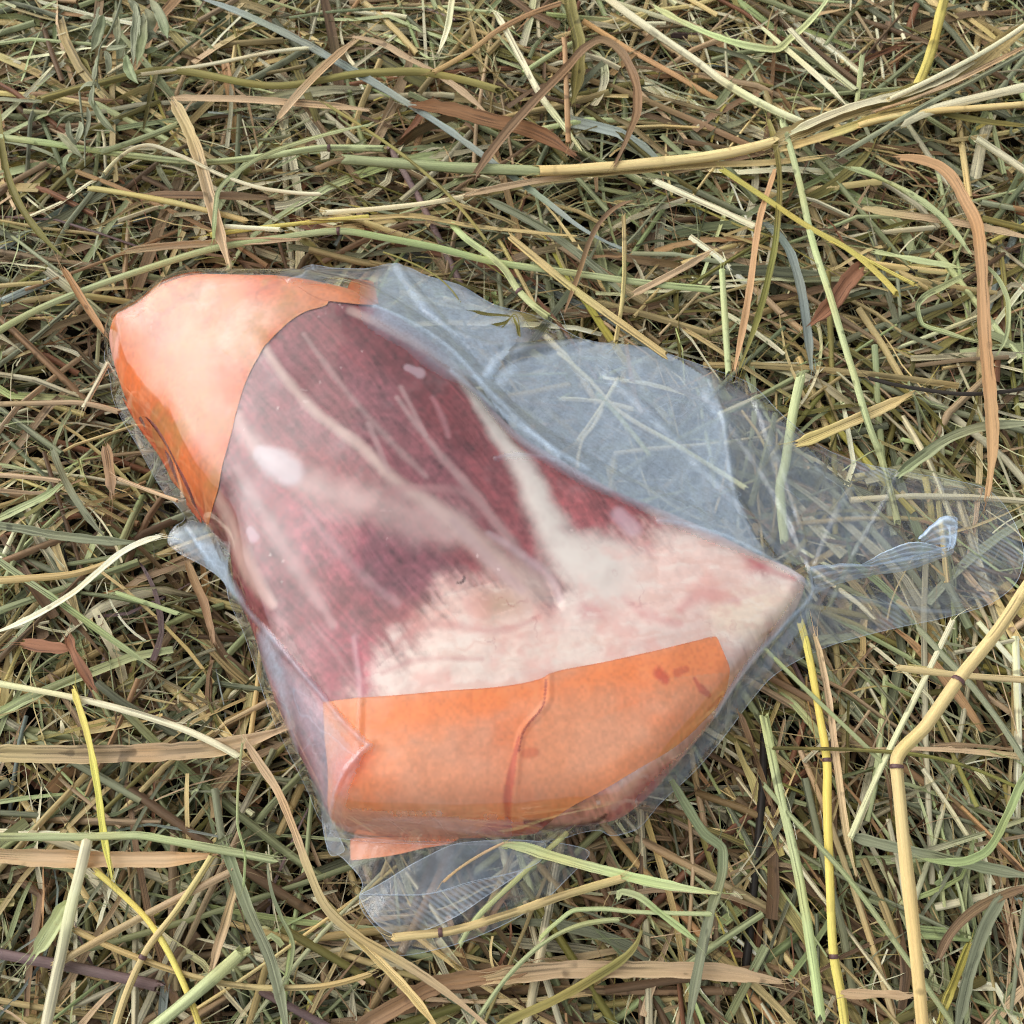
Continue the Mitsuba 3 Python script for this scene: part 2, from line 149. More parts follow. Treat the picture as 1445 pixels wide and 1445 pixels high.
CREASES = [
    (0.02, 1.2, [1.04, 2.07, 2.76], [(138.6, -33.5), (125.1, 8.1), (98.4, 58.9)]),
    (0.02, 1.2, [1.04, 1.73, 2.42], [(138.6, -33.5), (132.6, 12.3), (123.5, 56.1)]),
    (0.03, 1.2, [1.04, 2.07, 2.76], [(130.8, -30.3), (97.3, 10.2), (48.6, 68.3)]),
    (0.02, 1.0, [1.04, 1.73, 1.73], [(141.6, -31.0), (155.2, -5.3), (172.5, 19.5)]),
    (0.02, 0.8, [1.04, 1.73, 1.73], [(140.5, -42.8), (146.7, -54.0), (156.5, -63.2)]),
    (0.02, 0.9, [1.04, 1.73, 1.73], [(144.2, -40.4), (178.0, -46.6), (225.1, -44.6)]),
    (0.22, 1.2, [0.69, 0.86, 0.86], [(-154.9, -11.4), (-125.2, -47.5), (-104.1, -70.2), (-83.0, -92.4), (-64.3, -112.6), (-58.3, -117.4)]),
    (0.14, 1.0, [0.69, 0.69, 0.69], [(-57.7, -117.5), (-66.7, -126.6), (-73.2, -138.3), (-78.6, -149.4)]),
    (0.03, 0.3, [0.69, 1.04, 1.04], [(-65.8, -73.7), (-61.9, -98.5), (-62.9, -125.2)]),
    (0.32, 1.0, [0.69, 0.86, 0.86, 0.86], [(138.6, -34.2), (139.1, -41.4), (125.1, -58.8), (106.9, -77.3), (89.3, -101.0)]),
    (0.25, 0.8, [1.04, 1.04, 1.04], [(67.1, -14.5), (94.0, -18.1), (117.0, -28.0), (136.9, -40.1)]),
    (0.22, 1.0, [1.04, 1.38, 1.38], [(-64.0, 84.5), (-34.4, 72.2), (-7.5, 43.7), (22.0, 14.5)]),
    (0.25, 0.8, [1.38, 1.73, 1.38], [(-27.1, 52.7), (-7.4, 36.9), (12.3, 22.9), (35.2, 9.8)]),
    (0.1, 1.8, [2.07, 3.11, 2.07], [(-11.0, 58.0), (-0.9, 74.9), (15.1, 83.1), (39.0, 90.2)]),
    (0.08, 1.4, [2.07, 2.76, 2.07], [(-61.0, 140.2), (-43.1, 100.4), (-28.5, 82.4), (-7.8, 78.1)]),
    (0.16, 1.2, [0.69, 1.04, 0.69], [(-7.2, 9.1), (12.1, 12.8), (25.2, 11.0)]),
    (0.18, 1.0, [1.04, 1.04], [(-106.0, 138.6), (-98.5, 101.8), (-104.3, 97.0)]),
    (0.06, 0.6, [0.69, 1.04, 0.69], [(99.5, 70.0), (104.7, 42.5), (105.7, 6.9), (116.7, -25.5)]),
    (0.05, 1.2, [0.69, 0.69, 0.69], [(190.0, 19.8), (172.2, -8.4), (159.5, -26.7)]),
    (0.0, 0.5, [1.38, 1.38, 1.38], [(121.1, 66.6), (129.1, 12.2), (134.8, -28.0)]),
    (0.14, 1.2, [1.04, 1.04, 1.04], [(140.6, -41.3), (164.4, -46.8), (204.0, -51.5)]),
]
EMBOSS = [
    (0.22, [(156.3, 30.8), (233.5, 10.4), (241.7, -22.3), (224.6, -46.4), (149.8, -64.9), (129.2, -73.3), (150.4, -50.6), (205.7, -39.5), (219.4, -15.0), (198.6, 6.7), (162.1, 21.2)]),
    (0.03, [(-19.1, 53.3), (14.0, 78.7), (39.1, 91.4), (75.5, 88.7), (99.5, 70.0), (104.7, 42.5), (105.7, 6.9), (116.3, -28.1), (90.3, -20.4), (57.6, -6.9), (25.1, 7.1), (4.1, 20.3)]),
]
PANELS = [  # the first panel carries the painted sky reflection
    ('painted_sheen_panel', [(-19.1, 53.3), (14.0, 78.7), (39.1, 91.4), (75.5, 88.7), (99.5, 70.0), (104.7, 42.5), (105.7, 6.9), (116.3, -28.1), (90.3, -20.4), (57.6, -6.9), (25.1, 7.1), (4.1, 20.3)]),
    ('tail', [(140.8, -31.1), (140.1, 44.3), (166.4, 28.7), (240.4, 10.4), (248.4, -22.3), (230.2, -53.2), (148.8, -73.2), (118.8, -82.9), (136.6, -48.1)]),
]
FLAPS = [
    ('end_flap', [(-78.6, -148.4), (-49.9, -152.6), (-22.2, -153.2), (5.4, -152.6), (33.4, -157.8), (23.5, -168.2), (13.7, -176.7), (-6.7, -187.8), (-27.4, -195.0), (-46.6, -198.3), (-54.2, -190.6), (-64.6, -176.1), (-63.5, -171.0), (-71.4, -161.0), (-80.1, -153.7)], [(-77.7, -149.3, 3.0), (-25.2, -153.3, 6.0), (32.8, -158.1, 4.0), (-6.7, -187.8, 4.0), (-46.5, -197.4, 5.0), (-64.6, -175.3, 6.0), (-36.9, -171.0, 5.0)], 0.03, 0.0),
    ('end_flap', [(-63.8, -174.4), (-54.1, -169.6), (-39.4, -161.3), (-21.7, -154.1), (-0.8, -152.6), (14.3, -154.1), (12.7, -160.3), (5.2, -164.3), (-15.6, -169.1), (-39.2, -174.4)], [(-64.2, -174.4, 9.0), (-39.3, -162.7, 16.0), (-21.7, -154.7, 15.0), (14.4, -154.0, 9.0), (5.2, -164.3, 11.0), (-36.3, -173.8, 12.0)], 0.13, 0.0),
    ('end_flap', [(-64.3, -175.0), (-39.3, -174.7), (-15.6, -169.6), (5.2, -164.8), (-9.7, -174.4), (-24.5, -183.6), (-36.3, -188.3), (-46.5, -190.5), (-52.6, -188.3)], [(-64.3, -175.0, 8.0), (-15.6, -169.6, 11.0), (-36.3, -188.3, 7.0), (-48.0, -180.7, 11.0)], 0.05, 0.2),
    ('side_flap', [(-80.8, -125.9), (-77.5, -136.4), (-76.5, -146.6), (-71.9, -156.7), (-76.8, -159.0), (-80.5, -152.3), (-82.8, -139.0)], [(-79.4, -127.6, 10.0), (-72.2, -156.7, 6.0), (-82.6, -139.1, 5.0)], 0.12, 0.0),
]
RIBBONS = [
    ('seal_crease', [(137.5, -32.8, 16.0), (154.0, -30.2, 13.0), (165.5, -30.8, 13.0), (180.7, -27.7, 13.0), (194.8, -24.0, 12.0), (208.3, -19.5, 9.0)], [(140.9, -43.4, 8.0), (155.0, -37.7, 7.0), (168.7, -34.2, 7.0), (182.3, -32.1, 7.0), (196.1, -28.3, 7.0), (208.9, -23.4, 6.0)], 0.38, 0.9),
    ('seal_crease', [(161.5, -31.5, 15.0), (173.4, -25.2, 16.0), (187.1, -20.7, 16.0), (198.8, -22.8, 15.0), (200.8, -25.7, 13.0)], [(163.5, -30.7, 9.0), (175.3, -29.3, 9.0), (188.9, -27.2, 9.0), (198.3, -26.1, 9.0), (201.8, -25.1, 9.0)], 0.55, 0.8),
    ('seal_crease', [(189.4, -18.7, 15.0), (197.0, -11.7, 15.0), (204.3, -7.4, 15.0), (209.7, -10.2, 13.0)], [(193.5, -20.6, 8.0), (202.0, -19.1, 8.0), (208.5, -20.6, 8.0), (210.3, -15.6, 8.0)], 0.6, 1.2),
    ('seal_crease', [(204.8, -7.1, 14.0), (210.5, -7.8, 12.0), (209.5, -17.3, 11.0), (207.5, -22.3, 10.0)], [(205.1, -9.2, 8.0), (207.3, -12.8, 8.0), (207.2, -18.1, 8.0), (204.9, -22.7, 8.0)], 0.6, 0.8),
]
STALKS = [
    ('stalk', 7, 4.39, 'bent yellow-green stem running across the top left of the hay', (), [-262.6, 242.5, 9.0, -231.7, 253.9, 9.0, -196.0, 263.0, 9.0, -132.6, 251.9, 9.0, -81.2, 261.0, 9.0, -55.5, 262.0, 9.0, -33.0, 257.4, 9.0, -9.0, 249.4, 9.0]),
    ('stalk', 1, 2.36, 'thin pale stem just above the bent yellow-green stem at top left', (), [-208.8, 259.0, 10.0, -173.5, 265.6, 10.0, -131.8, 275.8, 10.0, -117.4, 277.8, 10.0]),
    ('blade', 4, 4.77, 'short tan strip pointing up to the right near the top, left of centre', (), [-128.1, 226.2, 13.0, -114.8, 247.7, 13.0, -89.6, 280.0, 13.0]),
    ('blade', 4, 3.5, 'brown curling blade starting at the tip of the short tan strip near the top', (), [-90.6, 287.1, 9.0, -74.0, 281.9, 9.0, -61.6, 273.2, 9.0, -42.3, 260.4, 9.0, -24.8, 244.9, 9.0, -14.8, 233.6, 9.0]),
    ('blade', 4, 6.45, 'broad tan blade standing almost upright in the upper left, above the orange wrap', (), [-187.0, 236.0, 14.0, -172.7, 208.2, 14.0, -159.1, 168.7, 14.0, -147.1, 132.2, 14.0]),
    ('blade', 4, 4.22, 'flat brownish strip lying level from the top end of the upright tan blade', (), [-188.9, 242.1, 10.0, -157.6, 241.6, 10.0, -119.4, 238.6, 10.0, -79.8, 234.2, 10.0]),
    ('stalk', 2, 3.39, 'short yellow-green stem left of the upright tan blade', (), [-224.0, 205.9, 10.0, -203.4, 214.9, 10.0, -185.7, 224.0, 10.0]),
    ('stalk', 2, 3.56, 'long pale green stem lying level across the upper left', (5,), [-282.6, 217.0, 8.0, -256.5, 213.2, 8.0, -210.6, 205.1, 8.0, -168.2, 200.4, 8.0, -132.2, 204.7, 8.0, -100.7, 209.9, 8.0, -71.0, 209.4, 8.0]),
    ('stalk', 1, 2.2, 'thin pale stalk crossing over the upright tan blade', (), [-218.1, 187.9, 15.0, -197.1, 206.0, 15.0, -179.9, 199.4, 15.0, -150.9, 184.2, 15.0, -128.4, 176.9, 15.0, -102.6, 174.2, 15.0]),
    ('blade', 2, 2.39, 'thin green blade curving around the lower end of the upright tan blade', (), [-155.3, 146.4, 16.0, -156.3, 172.1, 16.0, -140.5, 193.5, 16.0, -111.5, 208.4, 16.0, -78.2, 218.8, 16.0]),
    ('blade', 7, 3.61, 'olive blade curving down along the left edge of the photo near the top', (), [-284.9, 233.6, 9.0, -275.6, 197.3, 9.0, -261.8, 169.2, 9.0, -237.0, 140.4, 9.0]),
    ('stalk', 0, 3.32, "golden stem with a dark end left of the upright tan blade's lower half", (), [-226.0, 181.7, 10.0, -181.1, 172.5, 10.0, -160.0, 166.7, 10.0, -141.8, 161.3, 10.0]),
    ('blade', 5, 6.17, 'wide brown straw strip lying under the upright tan blade', (), [-197.6, 178.1, 8.0, -161.3, 177.7, 8.0, -132.6, 176.3, 8.0]),
    ('blade', 4, 3.87, 'split tan straw ending in a point above the orange wrap', (), [-202.3, 143.0, 9.0, -176.6, 146.5, 9.0, -149.1, 148.2, 9.0, -114.1, 150.0, 9.0]),
    ('stalk', 2, 3.88, 'long yellow-green stem with a reddish node passing just above the bag', (6,), [-261.9, 96.0, 8.0, -242.3, 109.4, 8.0, -219.7, 120.8, 8.0, -186.7, 134.5, 8.0, -154.4, 145.9, 8.0, -121.2, 152.0, 8.0, -91.7, 156.0, 8.0, -66.7, 151.6, 8.0, -41.0, 145.9, 8.0, -8.4, 136.7, 8.0, 36.9, 129.3, 8.0, 65.5, 124.6, 8.0, 102.2, 120.3, 8.0]),
    ('stalk', 1, 2.77, "short pale yellow stub right of the upright tan blade's foot", (), [-151.3, 156.6, 11.0, -123.0, 154.8, 11.0]),
    ('stalk', 9, 2.77, 'yellow-green stalk lying level above the long noded stem', (), [-158.2, 152.4, 10.0, -121.2, 158.2, 10.0, -76.4, 163.5, 10.0]),
    ('blade', 0, 4.1, "golden flat straw with a cut right end above the bag's top", (), [-106.2, 161.0, 11.0, -76.1, 161.5, 11.0, -57.4, 162.8, 11.0, -16.7, 155.7, 11.0, 32.3, 150.8, 11.0]),
    ('stalk', 1, 3.08, 'pale golden stem above the cut flat straw, upper middle', (), [-98.2, 165.5, 11.0, -61.4, 169.1, 11.0, -46.3, 171.3, 11.0, -27.5, 175.0, 11.0]),
    ('stalk', 2, 5.65, 'thick pale green stem ending at a dark node in the upper middle', (4,), [-89.7, 199.1, 12.0, -62.3, 196.7, 12.0, -30.8, 193.9, 12.0, 4.8, 192.1, 12.0, 15.9, 191.6, 12.0]),
    ('stalk', 0, 5.88, 'thick straw-yellow stem running right from the dark node in the upper middle', (), [15.1, 190.8, 13.0, 51.8, 193.1, 13.0, 75.6, 195.9, 13.0, 106.5, 200.1, 13.0, 139.9, 209.0, 13.0]),
    ('blade', 1, 5.48, 'pale split straw lying on the frayed golden husk at upper right', (), [153.5, 214.9, 15.0, 186.2, 231.2, 15.0, 222.8, 243.0, 15.0, 259.3, 262.8, 15.0]),
    ('blade', 0, 5.08, 'golden torn straw along the lower side of the frayed golden husk', (), [145.9, 206.0, 11.0, 178.1, 217.4, 11.0, 210.9, 230.9, 11.0, 239.1, 235.8, 11.0]),
    ('blade', 0, 8.7, 'broad frayed golden husk rising to the top right corner', (), [140.1, 208.5, 12.0, 151.0, 214.2, 12.0, 187.0, 230.0, 12.0, 222.0, 243.2, 12.0, 258.7, 261.2, 12.0, 276.9, 277.4, 12.0, 305.0, 299.8, 12.0]),
    ('blade', 0, 4.53, 'dark golden straw lying just under the frayed golden husk', (), [38.2, 190.7, 9.0, 68.3, 194.0, 9.0, 100.1, 197.3, 9.0, 138.1, 199.1, 9.0, 167.4, 202.4, 9.0]),
    ('blade', 4, 3.77, 'tan blade meeting the dark node of the thick pale green stem from below', (), [-27.6, 176.2, 10.0, -8.6, 181.7, 10.0, 14.3, 186.7, 10.0, 52.9, 194.6, 10.0]),
    ('blade', 6, 8.8, 'wide reddish brown leaf in the upper middle', (), [-51.6, 237.5, 9.0, -32.5, 233.6, 9.0, -17.5, 228.3, 9.0, 10.8, 219.6, 9.0, 31.6, 205.7, 9.0]),
    ('blade', 5, 4.8, 'brown blade folded into a tall arch in the upper middle', (), [-19.1, 186.6, 16.0, -12.8, 197.7, 16.0, -0.6, 216.9, 16.0, 30.6, 257.4, 16.0, 42.9, 273.0, 16.0, 50.2, 277.1, 16.0, 58.4, 272.0, 16.0, 65.5, 258.4, 16.0, 69.1, 241.1, 16.0, 68.6, 228.9, 16.0, 63.3, 212.2, 16.0, 55.7, 194.0, 16.0]),
    ('stalk', 12, 3.04, 'upright rusty stem crossing the arched brown blade', (), [29.5, 279.6, 15.0, 29.8, 273.0, 15.0, 30.3, 235.1, 15.0, 30.6, 208.3, 15.0]),
    ('blade', 7, 7.29, 'wide olive blade hanging from the top edge behind the rusty stem', (), [34.1, 328.7, 6.0, 33.9, 317.8, 6.0, 38.5, 281.7, 6.0, 34.1, 243.2, 6.0]),
    ('stalk', 12, 3.0, 'orange-tan stalk slanting down from the top edge, left of the arch', (), [-43.7, 260.1, 11.0, -23.6, 274.8, 11.0, -6.3, 291.4, 11.0, 27.7, 309.8, 11.0]),
    ('blade', 1, 3.53, 'pale twisted blade running down to the reddish brown leaf', (), [-9.2, 302.9, 10.0, -5.1, 294.5, 10.0, 5.0, 270.2, 10.0, 16.4, 243.0, 10.0, 29.1, 222.1, 10.0, 37.0, 208.2, 10.0]),
    ('blade', 1, 3.59, 'short pale blade with a forked tip at the top edge', (), [-34.1, 317.9, 11.0, -34.8, 312.5, 11.0, -37.2, 289.8, 11.0, -41.3, 274.8, 11.0]),
    ('blade', 8, 4.12, 'long blue-grey blade slanting through the upper middle', (), [-180.0, 315.7, 8.0, -157.5, 305.0, 8.0, -125.7, 287.1, 8.0, -99.5, 269.5, 8.0, -67.9, 246.8, 8.0, -35.9, 221.8, 8.0, -11.8, 200.4, 8.0, 14.7, 177.2, 8.0, 40.1, 155.1, 8.0, 57.4, 145.0, 8.0]),
    ('stalk', 1, 4.8, 'long light green stem slanting down from the top edge to the frayed husk', (), [50.6, 320.0, 11.0, 57.0, 312.5, 11.0, 82.2, 287.7, 11.0, 104.1, 267.7, 11.0, 120.5, 251.1, 11.0, 163.5, 223.1, 11.0]),
    ('blade', 2, 3.97, 'light green blade bent into a V at the top right', (), [83.3, 307.7, 10.0, 97.1, 297.6, 10.0, 114.4, 287.2, 10.0, 136.5, 278.9, 10.0, 150.0, 276.8, 10.0, 159.2, 284.6, 10.0, 171.0, 296.6, 10.0, 185.9, 317.9, 10.0]),
    ('stalk', 9, 5.12, 'yellow-green stem coming straight down from the top edge at right', (), [253.9, 318.9, 10.0, 251.5, 313.6, 10.0, 238.8, 275.8, 10.0, 228.3, 252.0, 10.0]),
    ('stalk', 1, 3.58, 'pale pinkish straw with dark marks left of the yellow-green top stem', (), [160.2, 290.8, 10.0, 174.0, 270.2, 10.0, 192.0, 248.5, 10.0]),
    ('blade', 1, 3.58, 'whitish blade running alongside the pale pinkish straw', (), [144.4, 293.4, 9.0, 153.2, 281.9, 9.0, 168.0, 264.0, 9.0, 186.8, 238.0, 9.0]),
    ('stalk', 2, 2.78, 'short upright green stub between the whitish blade and the golden husk', (), [199.5, 272.1, 9.0, 192.2, 237.0, 9.0]),
    ('stalk', 1, 3.05, 'thin pale straw fanning out above the frayed golden husk to the right edge', (), [207.4, 235.3, 17.0, 239.2, 253.0, 17.0, 269.8, 272.0, 17.0, 298.2, 293.6, 17.0]),
    ('blade', 4, 3.4, 'tan split straw fanning out between the golden husk and the grey-green stem', (), [199.0, 227.5, 16.0, 234.1, 242.0, 16.0, 268.5, 260.9, 16.0, 295.8, 277.1, 16.0]),
    ('stalk', 0, 3.37, 'golden straw under the grey-green stem, fanning to the right edge', (), [191.1, 220.6, 14.0, 225.3, 229.2, 14.0, 256.9, 232.1, 14.0, 289.5, 235.1, 14.0]),
    ('stalk', 1, 5.32, 'pale yellow stem splitting off the frayed golden husk to the right edge', (), [214.6, 222.9, 13.0, 234.3, 232.5, 13.0, 258.5, 239.9, 13.0, 291.5, 248.7, 13.0]),
    ('stalk', 3, 3.27, 'grey-green stem crossing over the frayed golden husk', (), [176.4, 199.0, 15.0, 199.7, 214.5, 15.0, 228.2, 233.2, 15.0, 259.5, 251.8, 15.0, 295.0, 274.0, 15.0]),
    ('blade', 7, 3.5, 'olive blade under the pale yellow stem at the right edge', (), [234.1, 234.2, 10.0, 249.1, 228.8, 10.0, 288.5, 223.0, 10.0]),
    ('stalk', 1, 4.24, 'pale straw with a dark tip entering from the right edge below the husk', (), [255.4, 211.8, 12.0, 268.2, 200.0, 12.0, 281.4, 187.5, 12.0]),
    ('blade', 12, 6.29, 'long rusty tan blade hooking down along the right side', (), [210.0, 198.4, 14.0, 228.4, 193.3, 14.0, 236.1, 183.6, 14.0, 239.2, 173.6, 14.0, 244.2, 152.7, 14.0, 243.0, 132.7, 14.0, 240.8, 114.0, 14.0, 237.6, 86.9, 14.0, 235.5, 58.4, 14.0, 232.8, 32.4, 14.0, 225.7, 3.0, 14.0]),
    ('blade', 2, 4.37, 'pale green blade curving down to the hooked rusty blade', (), [183.6, 193.0, 12.0, 200.5, 184.7, 12.0, 222.8, 167.0, 12.0, 231.8, 154.1, 12.0, 239.0, 140.1, 12.0]),
    ('stalk', 2, 3.69, 'long bright green stem running down onto the clear tail of the bag', (), [149.1, 222.3, 12.0, 154.2, 186.5, 12.0, 157.4, 149.2, 12.0, 163.1, 115.3, 12.0, 169.9, 72.0, 12.0, 176.2, 42.7, 8.0, 183.4, 24.8, 1.0, 186.4, 8.9, -1.5, 187.7, -3.9, -2.0]),
    ('blade', 12, 3.58, 'tan blade turning pale green towards the bag, right of centre', (), [142.1, 192.9, 11.0, 141.0, 189.2, 11.0, 131.9, 162.8, 11.0, 122.8, 118.9, 11.0, 111.7, 72.5, 11.0]),
    ('blade', 7, 3.31, 'twisted olive blade hanging beside the tan blade, right of centre', (), [141.2, 224.3, 13.0, 143.6, 194.1, 13.0, 139.2, 153.4, 13.0, 131.7, 122.2, 13.0, 113.7, 72.2, 13.0]),
    ('stalk', 2, 3.33, "upright pale green stub just above the bag's top right edge", (), [109.7, 130.4, 9.0, 109.2, 102.1, 9.0, 108.8, 71.6, 9.0]),
    ('blade', 8, 4.86, "dark slate blade curving down right of the bag's top edge", (), [135.3, 160.8, 7.0, 142.1, 152.7, 7.0, 147.1, 141.7, 7.0, 150.9, 110.8, 7.0, 151.3, 74.6, 7.0]),
    ('stalk', 9, 3.17, 'yellow-green seed stalk slanting to the right, upper right', (), [114.3, 190.8, 13.0, 133.5, 174.4, 13.0, 156.2, 155.1, 13.0, 176.2, 140.7, 13.0, 196.7, 115.5, 13.0]),
    ('stalk', 9, 2.07, 'thin side branch of the yellow-green seed stalk', (), [168.6, 145.5, 13.0, 186.8, 133.3, 13.0, 206.8, 120.1, 13.0]),
    ('stalk', 1, 3.49, 'greyish straw slanting under the golden husk, upper right of centre', (), [77.6, 187.0, 9.0, 104.3, 172.4, 9.0, 129.0, 158.4, 9.0]),
    ('blade', 4, 3.56, "pale tan strip rising to the right above the bag's top edge", (), [63.1, 116.5, 10.0, 83.9, 128.5, 10.0, 103.6, 141.4, 10.0]),
    ('stalk', 0, 2.37, "thin upright golden stalk touching the bag's top edge", (), [59.3, 162.8, 11.0, 58.5, 131.2, 11.0, 52.6, 88.6, 11.0]),
    ('stalk', 0, 4.31, "thick double golden straw pointing down at the bag's top right edge", (), [-0.6, 149.2, 12.0, 13.8, 134.9, 12.0, 31.2, 118.2, 12.0, 53.2, 99.5, 12.0, 76.4, 80.0, 12.0]),
    ('stalk', 2, 4.04, 'green stem with a purple node ending at the top edge of the bag', (4,), [-31.1, 158.9, 9.0, -24.9, 151.3, 9.0, -12.1, 140.4, 9.0, -3.9, 131.7, 9.0, 3.5, 118.9, 9.0, 18.0, 103.7, 9.0]),
    ('blade', 3, 4.12, 'grey-green blade lying behind the thick double golden straw', (), [-11.7, 175.7, 7.0, 14.6, 159.4, 7.0, 45.2, 132.1, 7.0, 59.1, 116.7, 7.0]),
    ('stalk', 7, 1.83, 'thin olive stalk curving down through the upper middle', (), [-101.9, 234.1, 14.0, -78.4, 216.3, 14.0, -58.4, 199.8, 14.0, -33.0, 173.6, 14.0, -13.9, 146.5, 14.0]),
    ('blade', 5, 2.39, "thin brown curled blade above the bag's top right edge", (), [63.2, 171.2, 13.0, 53.5, 165.8, 13.0, 45.4, 156.5, 13.0, 39.8, 144.2, 13.0, 35.0, 128.2, 13.0, 26.9, 103.8, 13.0]),
    ('blade', 4, 5.38, 'long greyish tan leaf reaching the right edge below the husk', (), [190.6, 169.9, 8.0, 207.6, 166.3, 8.0, 226.5, 163.2, 8.0, 276.9, 150.7, 8.0]),
    ('blade', 2, 4.19, 'short wide green blade left of the hooked rusty blade', (), [191.0, 142.1, 9.0, 210.9, 137.3, 9.0, 235.1, 132.5, 9.0]),
    ('blade', 2, 3.17, 'pale green blade curled into a loop beside the hooked rusty blade', (), [234.3, 125.9, 12.0, 222.0, 119.1, 12.0, 211.2, 112.8, 12.0, 207.1, 106.5, 12.0, 207.8, 98.2, 12.0, 219.9, 92.1, 12.0, 234.9, 87.2, 12.0]),
    ('blade', 2, 2.14, 'thin pale blade bowing out past the hooked rusty blade', (), [245.6, 132.3, 12.0, 252.3, 121.2, 12.0, 254.2, 110.7, 12.0, 252.8, 100.3, 12.0, 249.1, 88.4, 12.0, 243.8, 80.0, 12.0]),
    ('blade', 6, 8.59, 'crumpled brown husk on the green stem, right of centre', (), [180.9, 131.0, 10.0, 173.6, 122.5, 10.0, 165.9, 111.9, 10.0, 154.1, 99.8, 10.0]),
    ('stalk', 2, 4.5, "thick pale green stem going under the bag's clear tail from above", (), [145.4, 69.0, 7.0, 141.9, 54.8, 3.0, 136.3, 26.8, -2.0, 132.0, 10.6, -2.0, 132.0, -13.0, -2.0]),
    ('blade', 0, 5.31, "tan straw strip pointing at the bag's clear tail", (), [141.2, 33.7, 6.0, 164.7, 44.0, 6.0, 182.9, 52.2, 6.0, 200.0, 60.8, 6.0]),
    ('stalk', 10, 2.28, "thin blackened stalk at the right, above the bag's tail", (), [178.8, 67.5, 10.0, 198.7, 62.3, 10.0, 226.1, 58.8, 10.0, 255.2, 61.9, 10.0]),
    ('blade', 3, 5.06, 'grey-green blade folded over at the right edge above the tail', (), [188.7, 17.4, 8.0, 199.8, 25.6, 8.0, 216.2, 36.2, 8.0, 233.4, 41.6, 8.0, 258.2, 43.5, 8.0]),
    ('stalk', 9, 3.53, 'bright yellow stem running down from the bag to the bottom edge', (3, 6), [133.5, -57.1, 6.0, 135.4, -68.1, 6.0, 137.7, -96.2, 6.0, 139.1, -119.3, 6.0, 137.4, -136.2, 6.0, 135.2, -168.2, 6.0, 133.6, -197.6, 6.0, 135.0, -213.6, 6.0, 135.5, -227.7, 6.0]),
    ('blade', 4, 2.94, 'tan split straw lying along the bright yellow stem', (), [139.1, -64.0, 7.0, 140.1, -70.0, 7.0, 142.8, -108.3, 7.0, 143.6, -146.9, 7.0, 146.2, -166.8, 7.0]),
    ('stalk', 0, 5.22, 'thick yellow stalk bent at a knee, nearest the camera at right', (3, 5), [236.8, -37.1, 30.0, 227.0, -48.5, 30.0, 212.5, -66.2, 30.0, 192.2, -87.7, 30.0, 175.5, -107.3, 30.0, 160.8, -123.4, 30.0, 160.4, -138.0, 30.0, 159.9, -153.4, 30.0, 159.5, -184.3, 30.0, 158.1, -227.2, 30.0]),
    ('stalk', 2, 3.7, "thick pale green stem with a ragged top below the bag's right side", (), [112.4, -101.4, 9.0, 114.0, -115.3, 9.0, 116.2, -133.4, 9.0, 120.6, -161.7, 9.0, 123.1, -187.7, 9.0, 124.9, -219.6, 9.0]),
    ('blade', 5, 2.84, 'brown strip leaning beside the ragged green stem', (), [102.0, -99.7, 8.0, 107.7, -119.5, 8.0, 111.7, -137.5, 8.0]),
    ('blade', 3, 4.15, "grey-green blade folded at a sharp bend below the bag's right side", (), [69.4, -128.2, 11.0, 75.5, -139.5, 11.0, 82.1, -150.0, 11.0, 89.5, -156.9, 11.0, 89.0, -164.0, 11.0, 82.8, -181.0, 11.0, 76.1, -203.7, 11.0, 70.1, -227.1, 11.0]),
    ('stalk', 4, 3.28, 'tan stalk lying level towards the right edge beside the yellow knee', (), [175.6, -78.5, 9.0, 191.3, -80.5, 9.0, 209.0, -82.4, 9.0, 235.5, -84.0, 9.0]),
    ('stalk', 3, 3.03, 'grey-green stem slanting down to the right edge from under the tail', (), [187.4, -60.3, 8.0, 196.1, -72.1, 8.0, 208.5, -88.0, 8.0, 228.5, -127.4, 8.0]),
    ('stalk', 1, 2.76, 'pale tan stalk crossing behind the knee of the thick yellow stalk', (), [202.9, -56.6, 8.0, 184.5, -86.4, 8.0, 167.0, -114.0, 8.0, 145.6, -151.0, 8.0]),
    ('stalk', 2, 2.02, "thin green stem coming out from under the bag's right edge", (), [115.6, -69.5, 8.0, 121.5, -76.0, 8.0, 136.0, -91.8, 8.0, 153.1, -109.7, 8.0, 163.3, -121.0, 8.0]),
    ('stalk', 7, 1.7, 'thin olive stalk lying level across the lower right', (), [114.8, -114.2, 10.0, 148.7, -114.8, 10.0, 177.4, -117.0, 10.0, 226.2, -134.7, 10.0]),
    ('stalk', 2, 2.54, 'long pale green stem slanting to the bottom edge at lower right', (), [110.3, -130.5, 9.0, 115.8, -137.6, 9.0, 143.2, -169.6, 9.0, 160.4, -195.8, 9.0, 179.9, -226.6, 9.0]),
    ('blade', 3, 4.62, 'wide grey-green blade reaching the right edge at lower right', (), [146.2, -150.9, 6.0, 173.4, -157.6, 6.0, 193.1, -161.9, 6.0, 222.4, -167.6, 6.0]),
    ('blade', 2, 3.66, 'twisted pale green blade dropping from the right edge', (), [227.5, -121.7, 12.0, 222.0, -126.8, 12.0, 211.8, -142.5, 12.0, 198.7, -158.3, 12.0, 187.7, -161.5, 12.0, 175.0, -160.6, 12.0]),
    ('blade', 5, 3.5, 'brown blade bent into an arch near the bottom right', (), [175.4, -198.4, 11.0, 180.9, -190.3, 11.0, 190.0, -182.4, 11.0, 200.7, -176.6, 11.0, 219.4, -171.0, 11.0]),
    ('blade', 3, 5.37, 'grey-green flat stem standing at the bottom right', (), [204.6, -176.0, 11.0, 198.1, -183.5, 11.0, 192.2, -193.0, 11.0, 178.4, -227.1, 11.0]),
